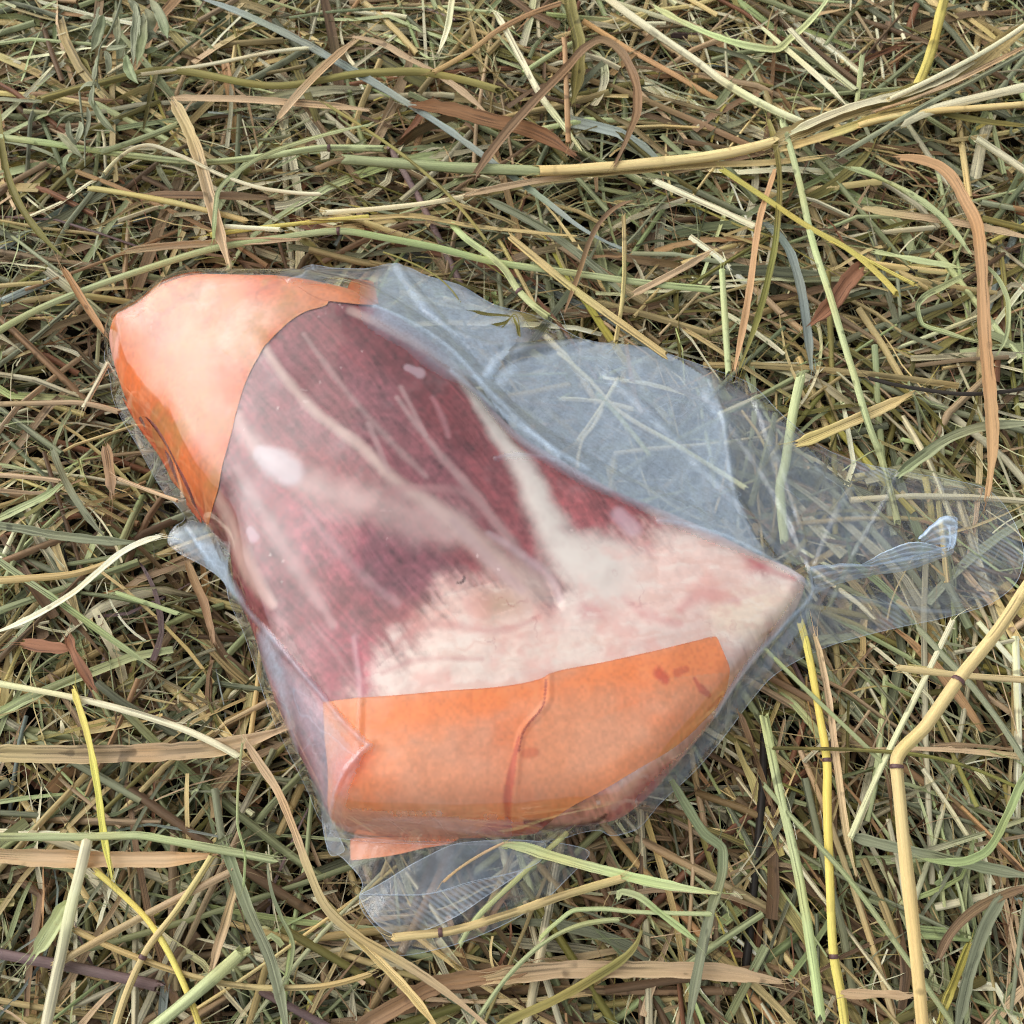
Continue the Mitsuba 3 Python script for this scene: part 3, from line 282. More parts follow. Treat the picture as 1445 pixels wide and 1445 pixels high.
    ('blade', 9, 3.56, 'golden blade half hidden left of the bottom right grey-green stem', (), [189.6, -193.7, 8.0, 182.9, -205.3, 8.0, 173.1, -222.3, 8.0]),
    ('blade', 4, 3.98, 'short tan strip tied across the foot of the bright yellow stem', (), [134.8, -212.3, 12.0, 148.5, -212.8, 12.0, 161.1, -213.1, 12.0]),
    ('blade', 4, 6.64, 'wide brown-tan straw lying level along the bottom middle', (), [-9.5, -207.4, 5.0, 5.1, -205.2, 5.0, 29.2, -203.6, 5.0, 52.1, -203.6, 5.0, 76.2, -204.1, 5.0, 110.5, -208.2, 5.0]),
    ('blade', 5, 6.75, 'wide brown leaf rising from the bottom edge left of the level straw', (), [-64.3, -226.9, 4.0, -47.3, -217.5, 4.0, -28.9, -209.0, 4.0, -3.7, -205.8, 4.0, 11.1, -202.1, 4.0]),
    ('stalk', 0, 3.27, "speckled golden stem lying over the bag's clear bottom flap", (2,), [-47.4, -190.8, 13.0, -38.7, -189.9, 13.0, -29.9, -189.1, 13.0, -2.5, -182.3, 13.0, 18.7, -175.5, 13.0, 45.6, -168.2, 13.0]),
    ('blade', 2, 4.08, "green and tan blade running right from the bag's bottom corner", (), [-3.2, -154.4, 12.0, 5.3, -155.5, 12.0, 13.6, -158.1, 12.0, 40.4, -165.4, 12.0, 61.6, -170.2, 12.0, 85.2, -173.8, 12.0]),
    ('stalk', 4, 1.08, "hair-thin tan fibre lying on the bag's clear bottom flap", (), [-3.7, -154.2, 16.0, -14.1, -159.3, 16.0, -23.8, -165.5, 16.0, -28.4, -169.4, 16.0]),
    ('stalk', 2, 2.49, 'green stem passing under the clear bottom flap', (), [23.8, -149.4, 4.0, 10.5, -161.0, 4.0, -0.8, -171.0, 4.0, -14.5, -183.4, 4.0, -21.5, -193.3, 4.0]),
    ('blade', 4, 3.68, "long tan blade bent twice, left of the bag's bottom corner", (), [-117.4, -110.8, 12.0, -110.4, -120.2, 12.0, -101.1, -132.5, 12.0, -92.9, -148.3, 12.0, -85.9, -163.7, 12.0, -77.1, -179.6, 12.0, -62.4, -191.1, 12.0, -44.2, -200.7, 12.0, -26.6, -211.5, 12.0, -9.2, -224.5, 12.0]),
    ('blade', 0, 3.32, 'golden-green blade splitting off the twice-bent tan blade', (), [-79.3, -176.0, 11.0, -71.4, -184.9, 11.0, -51.5, -202.6, 11.0, -41.0, -212.4, 11.0, -29.2, -225.9, 11.0]),
    ('stalk', 2, 1.92, 'thin green stem curving up from the bottom edge, centre', (), [-15.6, -223.4, 10.0, -12.8, -219.8, 10.0, -2.5, -206.7, 10.0, 13.3, -193.1, 10.0, 22.8, -188.2, 10.0, 32.6, -185.4, 10.0, 44.1, -184.3, 10.0]),
    ('stalk', 2, 1.91, "thin pale stalk arching to the right below the bag's bottom edge", (), [12.2, -191.1, 11.0, 18.4, -185.7, 11.0, 27.3, -180.5, 11.0, 37.7, -180.2, 11.0, 50.6, -181.3, 11.0, 81.8, -182.1, 11.0]),
    ('blade', 2, 2.73, "pale green blade with a curled head below the bag's bottom edge", (), [44.2, -176.0, 12.0, 45.5, -173.3, 12.0, 51.1, -174.4, 12.0, 61.1, -181.3, 12.0, 75.7, -192.1, 12.0]),
    ('blade', 7, 3.59, 'olive twisted blade near the bottom edge, right of centre', (), [-6.5, -224.9, 8.0, -2.4, -222.9, 8.0, 16.3, -215.3, 8.0, 33.0, -206.9, 8.0, 50.4, -195.3, 8.0, 53.9, -189.1, 8.0]),
    ('stalk', 1, 3.11, 'pale golden stalk entering from the left edge, lower left', (), [-234.9, -84.8, 10.0, -230.0, -85.8, 10.0, -196.9, -91.8, 10.0, -149.9, -104.4, 10.0, -135.2, -110.2, 10.0, -120.4, -117.6, 10.0]),
    ('blade', 4, 8.01, 'widest flat tan straw lying level at the left', (), [-230.5, -115.8, 8.0, -216.3, -116.4, 8.0, -191.9, -116.7, 8.0, -163.3, -116.1, 8.0, -135.9, -114.6, 8.0, -101.6, -105.6, 8.0]),
    ('blade', 9, 2.99, 'yellow frayed blade standing across the wide flat tan straw', (), [-195.3, -88.6, 13.0, -191.2, -97.4, 13.0, -187.1, -106.3, 13.0, -179.2, -129.3, 13.0, -173.8, -149.2, 13.0, -167.7, -167.7, 13.0]),
    ('stalk', 2, 3.32, 'pale green stem lying level across the lower left', (), [-221.9, -151.5, 13.0, -187.3, -151.5, 13.0, -160.0, -150.9, 13.0, -145.0, -153.0, 13.0, -130.3, -155.5, 13.0, -100.8, -160.6, 13.0]),
    ('blade', 4, 6.7, 'tan and green straw lying under the level pale green stem', (), [-223.0, -158.5, 8.0, -200.2, -159.7, 8.0, -174.7, -160.5, 8.0, -151.7, -160.5, 8.0, -127.8, -158.8, 8.0]),
    ('stalk', 1, 4.68, 'thick ribbed straw standing at the lower left', (), [-180.3, -152.6, 12.0, -181.4, -164.0, 12.0, -182.9, -175.8, 12.0, -185.0, -199.7, 12.0, -186.8, -223.2, 12.0]),
    ('blade', 2, 6.48, 'short frayed green stem left of the thick ribbed straw', (), [-186.3, -178.8, 10.0, -191.3, -188.2, 10.0, -196.4, -197.4, 10.0]),
    ('stalk', 11, 4.58, 'purple-brown twig lying near the bottom left corner', (), [-217.8, -196.8, 5.0, -213.2, -197.7, 5.0, -180.6, -203.1, 5.0, -146.9, -209.8, 5.0]),
    ('stalk', 9, 2.62, 'thin yellow stalk with a bend, running to the bottom edge at left', (), [-174.9, -165.7, 11.0, -165.7, -172.4, 11.0, -151.1, -184.6, 11.0, -138.8, -200.3, 11.0, -124.4, -227.1, 11.0]),
    ('stalk', 0, 3.1, 'golden stalk leaning left down to the bottom edge', (2,), [-126.9, -159.5, 12.0, -138.7, -179.6, 12.0, -151.2, -198.3, 12.0, -158.9, -225.7, 12.0]),
    ('stalk', 4, 3.25, 'tan stalk rising to the right across the lower left', (), [-187.0, -201.1, 10.0, -170.8, -192.0, 10.0, -151.8, -181.9, 10.0, -119.3, -165.7, 10.0]),
    ('blade', 3, 4.51, 'grey-green blade running down to the bottom edge, left of centre', (), [-121.8, -155.5, 11.0, -119.7, -159.5, 11.0, -109.0, -181.8, 11.0, -97.9, -202.1, 11.0, -90.3, -227.1, 11.0]),
    ('blade', 3, 1.67, 'thin dark green blade curving beside the grey-green blade at bottom', (), [-102.9, -163.7, 12.0, -100.3, -173.8, 12.0, -96.0, -182.6, 12.0, -89.8, -195.4, 12.0, -90.5, -202.3, 12.0, -92.9, -208.6, 12.0]),
    ('stalk', 2, 5.14, 'thick yellow-green cut stem at the bottom edge, left', (), [-144.9, -225.7, 14.0, -141.5, -222.9, 14.0, -126.4, -210.6, 14.0, -111.3, -197.1, 14.0]),
    ('stalk', 0, 2.35, 'long golden stalk sagging along the bottom left', (), [-181.1, -188.7, 9.0, -149.9, -200.4, 9.0, -131.5, -205.7, 9.0, -115.5, -208.9, 9.0, -99.2, -210.2, 9.0, -84.1, -210.0, 9.0, -58.9, -205.2, 9.0]),
    ('stalk', 2, 1.13, 'hair-thin green fibre standing left of the twice-bent tan blade', (), [-117.7, -113.2, 14.0, -117.9, -127.9, 14.0, -116.9, -145.2, 14.0, -112.2, -160.7, 14.0, -111.9, -170.8, 14.0]),
    ('blade', 4, 3.96, 'pinkish tan strip slanting beside the grey-green blade', (), [-115.4, -168.2, 8.0, -119.2, -184.9, 8.0, -123.5, -204.2, 8.0]),
    ('stalk', 4, 2.72, 'tan stalk lying level left of the orange wrap', (), [-258.9, 53.0, 10.0, -236.2, 53.7, 10.0, -218.7, 54.1, 10.0, -194.9, 49.1, 10.0]),
    ('stalk', 4, 2.65, 'short tan stalk at the left edge, below the level tan stalk', (), [-252.9, 15.9, 9.0, -233.9, 14.8, 9.0, -218.9, 12.9, 9.0]),
    ('stalk', 1, 2.63, 'pale straw leaning on the left corner of the orange wrap', (), [-212.0, 51.4, 10.0, -208.2, 61.9, 10.0, -203.4, 76.2, 10.0]),
    ('blade', 12, 3.52, "orange-brown stick pointing down at the orange wrap's left corner", (), [-232.2, 129.1, 13.0, -226.0, 119.7, 13.0, -217.3, 107.1, 13.0, -204.9, 89.9, 13.0]),
    ('blade', 3, 3.26, "grey-green stalk slanting down left of the bag's side", (), [-223.5, 28.1, 10.0, -218.1, 17.3, 10.0, -211.8, 7.0, 10.0, -194.3, -14.2, 10.0]),
    ('blade', 3, 4.23, "wide grey-green blade lying level left of the bag's clear corner", (), [-248.5, -9.6, 9.0, -233.0, -11.7, 9.0, -214.6, -15.2, 9.0, -175.3, -18.8, 9.0]),
    ('blade', 1, 3.03, "pale yellow-green blade sweeping from the bag's clear corner to the left edge", (), [-165.5, -16.6, 12.0, -173.8, -19.4, 12.0, -182.2, -24.3, 12.0, -193.3, -35.0, 12.0, -203.4, -44.9, 12.0, -237.7, -63.5, 12.0]),
    ('blade', 2, 2.9, 'bright green stem slanting down from the left edge at mid height', (), [-246.0, -23.7, 9.0, -240.3, -27.9, 9.0, -209.8, -47.4, 9.0, -180.0, -67.1, 9.0, -162.5, -78.2, 9.0]),
    ('stalk', 2, 2.12, "thin pale green stalk left of the bag's side fold", (), [-182.7, -43.6, 10.0, -169.3, -48.0, 10.0, -154.4, -53.1, 10.0]),
    ('blade', 5, 3.91, "dark brown blade leaning against the bag's left side", (), [-152.0, -29.0, 8.0, -147.3, -39.0, 8.0, -142.4, -48.2, 8.0, -136.4, -65.9, 8.0]),
    ('stalk', 0, 3.19, 'golden stalk at the left edge below the wide grey-green blade', (), [-243.6, -37.6, 9.0, -224.0, -36.2, 9.0, -208.4, -34.8, 9.0, -192.4, -30.3, 9.0]),
    ('blade', 6, 5.57, 'reddish brown torn leaf at the left, above the pale golden stalk', (), [-221.7, -67.1, 9.0, -214.0, -68.4, 9.0, -201.6, -69.7, 9.0]),
    ('blade', 6, 4.26, 'brown pointed leaf hanging from the torn reddish leaf', (), [-201.8, -64.9, 11.0, -198.7, -70.8, 11.0, -194.8, -77.3, 11.0, -187.0, -87.9, 11.0]),
    ('stalk', 4, 1.88, "thin tan stalk ending at the bag's left side", (), [-188.7, 12.9, 11.0, -175.8, 7.7, 11.0, -160.2, 1.9, 11.0]),
    ('blade', 5, 5.77, "stubby grey-brown husk left of the orange wrap's lower corner", (), [-198.3, 30.1, 9.0, -195.7, 21.5, 9.0, -192.0, 6.7, 9.0]),
    ('blade', 2, 3.9, 'pale green split stem at the left edge, mid height', (), [-248.6, -8.8, 9.0, -234.7, -1.3, 9.0, -223.5, 5.2, 9.0, -217.8, 10.4, 9.0]),
    ('stalk', 1, 2.53, 'pale straw seen through the film with painted sky sheen, slanting to its right edge', (), [24.6, 85.3, 2.2, 38.7, 71.1, 2.2, 52.6, 54.0, 2.2, 83.5, 33.0, 2.2, 113.5, 11.9, 2.2]),
    ('stalk', 1, 2.17, 'short level straw in the star of straws under the film with painted sky sheen', (), [25.9, 59.8, 2.4, 42.0, 58.6, 2.4, 59.7, 54.3, 2.4]),
    ('stalk', 1, 2.2, 'straw leaning left in the star of straws under the film with painted sky sheen', (), [53.8, 70.8, 2.8, 45.4, 56.1, 2.8, 32.5, 36.6, 2.8]),
    ('stalk', 2, 2.18, 'straw leaning right in the star of straws under the film with painted sky sheen', (), [42.8, 62.8, 2.8, 54.1, 49.0, 2.8, 67.4, 29.7, 2.8]),
    ('stalk', 1, 1.85, 'curved straw hanging from the star of straws under the film with painted sky sheen', (), [45.4, 53.7, 2.8, 40.9, 45.1, 2.8, 34.3, 35.5, 2.8, 32.2, 22.2, 2.8]),
]
SPRIGS = [
    ('dried_weed', [(-220.6, 301.9, 24.0), (-221.1, 293.6, 24.0), (-223.9, 275.7, 24.0), (-228.5, 263.2, 23.0), (-228.2, 250.2, 22.0), (-227.2, 239.9, 20.0)], 0.7, [(3.23, [-233.3, 295.7, 22.0, -232.6, 281.8, 23.0, -235.4, 276.2, 22.0, -238.3, 274.6, 20.0]), (4.4, [-230.1, 289.5, 22.0, -230.3, 276.7, 23.0, -232.6, 267.6, 22.0, -234.7, 266.1, 20.0]), (3.52, [-229.3, 263.6, 21.0, -228.6, 252.7, 22.0, -228.6, 244.4, 22.0, -230.6, 242.3, 20.0]), (2.93, [-225.8, 264.1, 22.0, -223.0, 257.6, 22.0, -222.4, 253.6, 21.0, -223.9, 250.1, 20.0]), (2.64, [-225.2, 265.1, 22.0, -220.9, 265.1, 23.0, -216.7, 266.6, 22.0, -214.8, 270.6, 20.0]), (3.52, [-224.2, 293.1, 22.0, -221.1, 281.8, 23.0, -219.9, 272.7, 22.0, -220.9, 269.1, 20.0]), (3.81, [-213.2, 297.3, 23.0, -209.9, 283.4, 24.0, -209.6, 269.2, 23.0, -209.8, 256.1, 20.0]), (4.11, [-207.0, 289.5, 23.0, -205.1, 274.2, 23.0, -206.0, 262.6, 22.0, -207.6, 254.6, 20.0]), (4.11, [-214.6, 263.1, 20.0, -212.5, 255.1, 21.0, -208.6, 246.3, 22.0, -204.5, 241.4, 22.0]), (4.4, [-208.1, 296.8, 20.0, -203.7, 286.4, 21.0, -203.8, 277.2, 21.0, -205.6, 274.1, 18.0]), (4.69, [-205.1, 300.9, 22.0, -199.2, 291.6, 22.0, -195.2, 282.3, 21.0, -193.1, 275.2, 20.0]), (3.81, [-198.8, 276.2, 20.0, -201.4, 277.2, 21.0, -204.2, 274.6, 20.0, -206.7, 273.1, 18.0]), (2.93, [-206.9, 268.0, 19.0, -203.0, 265.1, 20.0, -200.0, 266.1, 20.0, -198.7, 270.0, 18.0]), (2.64, [-244.2, 290.5, 20.0, -240.0, 289.0, 21.0, -237.2, 289.5, 20.0, -235.6, 289.5, 18.0]), (3.52, [-217.2, 300.9, 22.0, -212.8, 294.7, 23.0, -210.1, 289.5, 22.0, -210.6, 287.4, 20.0])], 3, 'grey-green dried weed with shrivelled leaves hanging in at the top left', 'weed'),
    ('dried_weed_001', [(-239.0, 241.1, 16.0), (-236.3, 230.4, 17.0), (-232.2, 215.2, 18.0), (-229.5, 201.2, 18.0), (-228.8, 191.2, 16.0)], 0.7, [(2.64, [-233.7, 245.1, 17.0, -229.5, 239.9, 20.0, -228.8, 231.7, 21.0, -226.5, 224.0, 20.0]), (3.23, [-229.3, 232.6, 20.0, -224.5, 223.1, 21.0, -219.2, 215.4, 20.0, -214.4, 211.5, 18.0]), (2.35, [-233.6, 224.8, 18.0, -237.4, 222.1, 20.0, -241.9, 221.0, 19.0, -247.9, 216.9, 16.0]), (2.35, [-240.6, 220.0, 18.0, -239.4, 212.0, 19.0, -237.1, 206.8, 18.0, -235.4, 205.1, 16.0]), (2.64, [-235.1, 219.0, 18.0, -232.7, 213.4, 19.0, -234.3, 208.2, 18.0, -237.0, 205.6, 16.0]), (2.93, [-247.3, 213.1, 16.0, -239.7, 205.8, 18.0, -233.7, 198.8, 18.0, -230.2, 195.8, 16.0]), (2.05, [-235.7, 199.7, 17.0, -238.5, 195.6, 18.0, -239.4, 190.9, 17.0, -238.8, 189.2, 15.0]), (2.05, [-230.5, 208.2, 18.0, -229.4, 214.4, 19.0, -230.2, 222.4, 18.0, -233.2, 230.4, 17.0]), (2.35, [-238.1, 240.2, 18.0, -233.8, 242.8, 20.0, -229.2, 243.3, 20.0, -226.4, 240.2, 18.0])], 3, 'grey-green shrivelled weed sprig lying left of the upright tan blade', 'weed'),
    ('dry_tendril', [(-67.5, 141.4, 10.0), (-52.1, 132.9, 13.0), (-43.0, 127.1, 14.0), (-35.9, 121.6, 14.0), (-26.6, 108.2, 14.0), (-23.8, 92.8, 15.0), (-19.8, 87.5, 15.0), (-10.9, 89.6, 15.0), (-3.0, 95.1, 16.0), (0.9, 100.2, 17.0), (4.1, 87.7, 14.0)], 0.5, [(1.17, [-29.8, 110.9, 15.0, -22.4, 101.4, 17.0, -11.7, 101.4, 15.0, 2.7, 100.9, 13.0]), (1.47, [-26.2, 108.8, 15.0, -24.2, 100.0, 16.0, -23.4, 93.6, 15.0, -22.3, 90.1, 14.0]), (1.17, [-18.7, 92.0, 15.0, -11.6, 93.3, 17.0, -3.7, 95.3, 17.0, -0.2, 99.6, 16.0]), (1.17, [0.5, 99.0, 17.0, 2.3, 94.1, 17.0, 3.4, 90.4, 15.0, 4.5, 87.5, 13.0])], 7, 'olive dried tendril lying on the top edge of the clear bag', 'tendril'),
]


def smooth01(a, b, x):
    t = np.clip((x - a) / (b - a), 0, 1)
    return t * t * (3 - 2 * t)
def lin(*rgb):
    c = np.array(rgb, float) / 255
    return np.where(c < 0.04045, c / 12.92, ((c + 0.055) / 1.055) ** 2.4)
def n2(xy, f, o=3, seed=0):
    """fbm in [-1, 1] at xy (mm), f = feature size in mm."""
    return 2 * meshkit.fbm(np.c_[xy[:, 0] / f, xy[:, 1] / f, np.full(len(xy), 3.7)], o, seed) - 1
def spline2(p, step=1.0, closed=False):
    """Polyline (n x k, mm) resampled smoothly."""
    p = np.asarray(p, float)
    if closed: p = np.vstack([p, p[:1]])
    t = np.r_[0, np.cumsum(np.linalg.norm(np.diff(p[:, :2], axis=0), axis=1))]
    q = np.arange(0, t[-1], step)
    if not closed: q = np.r_[q, t[-1]]
    return np.stack([PchipInterpolator(t, p[:, k])(q) for k in range(p.shape[1])], 1)
def line_dist(xy, p):
    """Distance to a polyline and the parameter 0..1 along it."""
    p = spline2(p, 1.0)
    d, i = cKDTree(p).query(xy)
    return d, i / (len(p) - 1)
def stroke(xy, p, w, soft=0.6, rough=0.25, seed=1, f=9):
    """Mask of a band about a polyline: w = half widths (mm) along it."""
    d, t = line_dist(xy, p)
    ww = np.interp(t, np.linspace(0, 1, len(w)), w)
    return smooth01(1 + soft, 1 - soft, d / ww + rough * n2(xy, f, 3, seed))
def area(xy, p, soft, rough=1.0, seed=1, f=8):
    """Mask of a polygon: soft = blend (mm), its edge displaced by rough (mm)."""
    poly = Polygon(p).buffer(0)
    ring = np.array(poly.exterior.coords) if poly.geom_type == 'Polygon' else np.array(max(poly.geoms, key=lambda g: g.area).exterior.coords)
    d, _ = cKDTree(spline2(ring, 1.0)).query(xy)
    ins = shapely.contains_xy(poly, xy[:, 0], xy[:, 1])
    return smooth01(-soft, soft, np.where(ins, d, -d) + rough * n2(xy, f, 3, seed))
def region(ring, step, inset=(), holes=None):
    """Triangles of a closed outline (n x 2, mm): grid points inside, rings close to the edge."""
    poly = Polygon(ring)
    edge = spline2(ring, step, True)
    pts = [edge]
    for d in inset:
        g = poly.buffer(-d)
        for h in getattr(g, 'geoms', [g]):
            if h.area > 1: pts.append(spline2(np.array(h.simplify(0.05).exterior.coords)[:-1], step, True))
    x0, y0, x1, y1 = poly.bounds
    gx, gy = np.meshgrid(np.arange(x0, x1, step), np.arange(y0, y1, step))
    gx[::2] += step / 2
    g = np.c_[gx.ravel(), gy.ravel()]
    inner = poly.buffer(-(max(inset) if inset else 0) - 0.6 * step)
    pts.append(g[shapely.contains_xy(inner, g[:, 0], g[:, 1])])
    v = np.vstack(pts)
    v = v + np.random.default_rng(3).normal(0, 1e-4, v.shape)
    f = Delaunay(v).simplices
    c = v[f].mean(1)
    f = f[shapely.contains_xy(poly.buffer(0.02), c[:, 0], c[:, 1])]
    a, b = v[f[:, 1]] - v[f[:, 0]], v[f[:, 2]] - v[f[:, 0]]
    cr = a[:, 0] * b[:, 1] - a[:, 1] * b[:, 0]
    f = np.where((cr < 0)[:, None], f[:, ::-1], f)
    return v, f[np.abs(cr) > 1e-5], len(edge)
def vnormals(v, f):
    n, c = np.zeros_like(v), np.cross(v[f[:, 1]] - v[f[:, 0]], v[f[:, 2]] - v[f[:, 0]])
    for k in range(3): np.add.at(n, f[:, k], c)
    return n / np.maximum(np.linalg.norm(n, axis=1, keepdims=True), 1e-12)
def sub(key, v, f, n, bsdf, uv=None, col=None):
    """One entry from some faces of a larger sheet, with that sheet's normals (v in mm)."""
    if not len(f): return
    u, inv = np.unique(f, return_inverse=True)
    path = meshkit.write_ply((v[u] / 1000, inv.reshape(-1, 3)), False, None if uv is None else uv[u], None if col is None else col[u], normals=n[u])
    scene[key] = {'type': 'ply', 'filename': path, 'face_normals': False, 'bsdf': {'type': 'ref', 'id': bsdf}}
def put(key, v, f, bsdf, smooth=True, uv=None, col=None):
    scene[key] = mikit.ply((np.asarray(v) / 1000, f), bsdf, smooth, uv=uv, color=col)
def tag(key, label, category=None, **more):
    labels[key] = {'label': label, **({'category': category} if category else {}), **more}
used = {}
def numbered(name):
    k = used.get(name, 0); used[name] = k + 1
    return name if k == 0 else f'{name}_{k:03d}'
def tube(p, r, sides=8, caps=True):
    """Tube about points p (n x 3, mm) with radii r."""
    p = np.asarray(p, float); r = np.broadcast_to(r, (len(p),))
    t = np.gradient(p, axis=0); t /= np.linalg.norm(t, axis=1, keepdims=True) + 1e-9
    a = np.cross(t, [0, 0, 1.0]); a /= np.linalg.norm(a, axis=1, keepdims=True) + 1e-9
    b = np.cross(a, t)
    ang = np.arange(sides + 1) * 2 * np.pi / sides
    v = (p[:, None] + r[:, None, None] * (np.cos(ang)[None, :, None] * a[:, None] + np.sin(ang)[None, :, None] * b[:, None])).reshape(-1, 3)
    n = sides + 1
    i, j = np.meshgrid(np.arange(len(p) - 1), np.arange(sides), indexing='ij')
    q = np.stack([i * n + j, (i + 1) * n + j, (i + 1) * n + j + 1, i * n + j + 1], -1).reshape(-1, 4)
    f = np.vstack([q[:, [0, 1, 2]], q[:, [0, 2, 3]]])
    s = np.r_[0, np.cumsum(np.linalg.norm(np.diff(p, axis=0), axis=1))]
    uv = np.c_[np.tile(0.02 + 0.96 * ang / (2 * np.pi), len(p)), np.repeat(s / 10, n)]
    return v, f, uv

# ---------------------------------------------------------------- materials
PALETTE = [(206, 184, 130), (228, 220, 184), (174, 182, 134), (138, 142, 114), (186, 160, 126), (134, 108, 82), (146, 102, 76), (132, 124, 72), (152, 162, 154), (205, 190, 104), (50, 45, 40), (122, 102, 100), (186, 148, 108)]
PAL = [tuple(float(x) for x in lin(*c) * 0.92) for c in PALETTE]
def hay_color(p, n, uv):
    k = dr.floor(uv.x)
    a, s = uv.x - k, uv.y
    r1, r2, r3 = mikit.cell_rand(k, 1), mikit.cell_rand(k, 2), mikit.cell_rand(k, 3)
    # class: the loose hay draws one at random, the stalks above 2048 carry theirs
    own = k >= 2048
    cls = dr.select(own, dr.floor((k - 2048) / 64), mi.Float(0))
    base = mi.Color3f(0)

    lo = 0.0
    for i, c in enumerate(PAL):
        pick = dr.select(own, dr.abs(cls - i) < 0.5, (r1 >= lo) & (r1 < EDGES[i]))
        base = dr.select(pick, mi.Color3f(*c), base)
        lo = EDGES[i]
    seed = r2 * 97.0
    r3 = dr.select(own, 0.55 + 0.45 * r3, r3)
    warp = a + 0.03 * mikit.noise(s * 1.3 + seed, 4.0)
    grain = mikit.noise(warp * 9.0 + seed, s * 0.16, seed)
    fine = mikit.noise(warp * 30.0 + seed, s * 0.45, seed + 5)
    along = mikit.noise(s * 0.45 + seed, seed * 3.0)
    blot = mikit.noise(a * 2.5 + seed, s * 2.2, seed + 11)
    c = base * (0.13 + 0.85 * r3 * r3 + 0.50 * grain + 0.46 * fine * (0.5 + 0.5 * grain) + 0.16 * mikit.noise(warp * 70.0, s * 1.2, seed))
    c = c * (1 - 0.50 * mikit.smoothstep(0.58, 0.74, mikit.noise(warp * 15.0 + seed * 1.7, s * 0.10, seed + 3)) * mikit.smoothstep(0.25, 0.6, mikit.noise(s * 0.9 + seed, 2.0, seed)))
    c = c * mikit.mix((1.0, 1.0, 1.0), (1.02, 0.95, 0.86), mikit.smoothstep(0.45, 0.9, along))
    c = c * mikit.mix((1.0, 1.0, 1.0), (0.92, 1.02, 0.86), mikit.smoothstep(0.5, 0.95, mikit.noise(s * 0.3 + seed, 9.0)))
    c = c * (1 - 0.5 * mikit.smoothstep(0.74, 0.9, blot) * mikit.smoothstep(0.3, 0.8, r2))
    return dr.clip(c, 0.0, 0.85)
MIX = [17, 18, 17, 12, 13, 11, 2.0, 6, 1.0, 1.0, 0.5, 0.4, 3]
EDGES = [float(x) for x in np.cumsum(MIX) / sum(MIX)]
scene['hay_bsdf'] = {'type': 'twosided', 'b': {'type': 'principled', 'base_color': mikit.proc(hay_color), 'roughness': 0.55, 'specular': 0.25}}
scene['node_bsdf'] = {'type': 'twosided', 'b': {'type': 'principled', 'base_color': mikit.proc(lambda p, n, uv: mikit.mix((0.035, 0.018, 0.02), (0.20, 0.10, 0.09), mikit.fbm(p.x * 900, p.y * 900, p.z * 900))), 'roughness': 0.5}}
scene['earth_bsdf'] = {'type': 'principled', 'base_color': mikit.proc(lambda p, n, uv: mikit.mix((0.012, 0.010, 0.006), (0.05, 0.04, 0.02), mikit.fbm(p.x * 150, p.y * 150))), 'roughness': 0.9}
VC = {'type': 'mesh_attribute', 'name': 'vertex_color'}
scene['meat_bsdf'] = {'type': 'twosided', 'b': {'type': 'principled', 'base_color': VC, 'roughness': 0.35, 'specular': 0.5}}
scene['paper_bsdf'] = {'type': 'twosided', 'b': {'type': 'principled', 'base_color': VC, 'roughness': 0.55, 'specular': 0.4}}
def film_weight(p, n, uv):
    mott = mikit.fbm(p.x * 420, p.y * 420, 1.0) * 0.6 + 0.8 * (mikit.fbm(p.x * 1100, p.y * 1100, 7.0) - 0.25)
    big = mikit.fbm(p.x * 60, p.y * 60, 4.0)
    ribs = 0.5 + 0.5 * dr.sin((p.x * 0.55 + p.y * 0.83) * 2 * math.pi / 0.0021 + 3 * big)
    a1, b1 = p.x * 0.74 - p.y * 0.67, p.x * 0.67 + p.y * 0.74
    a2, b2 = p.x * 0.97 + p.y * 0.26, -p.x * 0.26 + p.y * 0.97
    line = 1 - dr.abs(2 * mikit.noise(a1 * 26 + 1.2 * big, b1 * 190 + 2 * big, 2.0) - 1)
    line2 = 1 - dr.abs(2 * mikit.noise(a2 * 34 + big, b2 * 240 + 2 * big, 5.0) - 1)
    crinkle_glints = 0.12 * mikit.smoothstep(0.95, 1.0, line) * mikit.smoothstep(0.52, 0.7, mikit.fbm(p.x * 42, p.y * 42, 12.0)) + 0.09 * mikit.smoothstep(0.95, 1.0, line2) * mikit.smoothstep(0.54, 0.7, mikit.fbm(p.x * 60, p.y * 60, 15.0))  # thin white lines painted in as glints on small wrinkles
    return dr.clip(crinkle_glints + uv.x * (0.70 + 0.45 * mott + 0.25 * big) + uv.y * ribs * mikit.smoothstep(0.40, 0.75, mikit.fbm(p.x * 45, p.y * 45, 8.0)), 0, 0.95)
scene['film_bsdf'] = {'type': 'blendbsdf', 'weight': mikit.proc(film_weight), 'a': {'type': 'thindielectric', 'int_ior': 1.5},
                      'b': {'type': 'twosided', 'b': {'type': 'roughplastic', 'diffuse_reflectance': {'type': 'rgb', 'value': [0.62, 0.76, 0.92]}, 'alpha': 0.25}}}  # bluish diffuse share also paints the sky reflection on the film
scene['clear_film_bsdf'] = {'type': 'thindielectric', 'int_ior': 1.5}

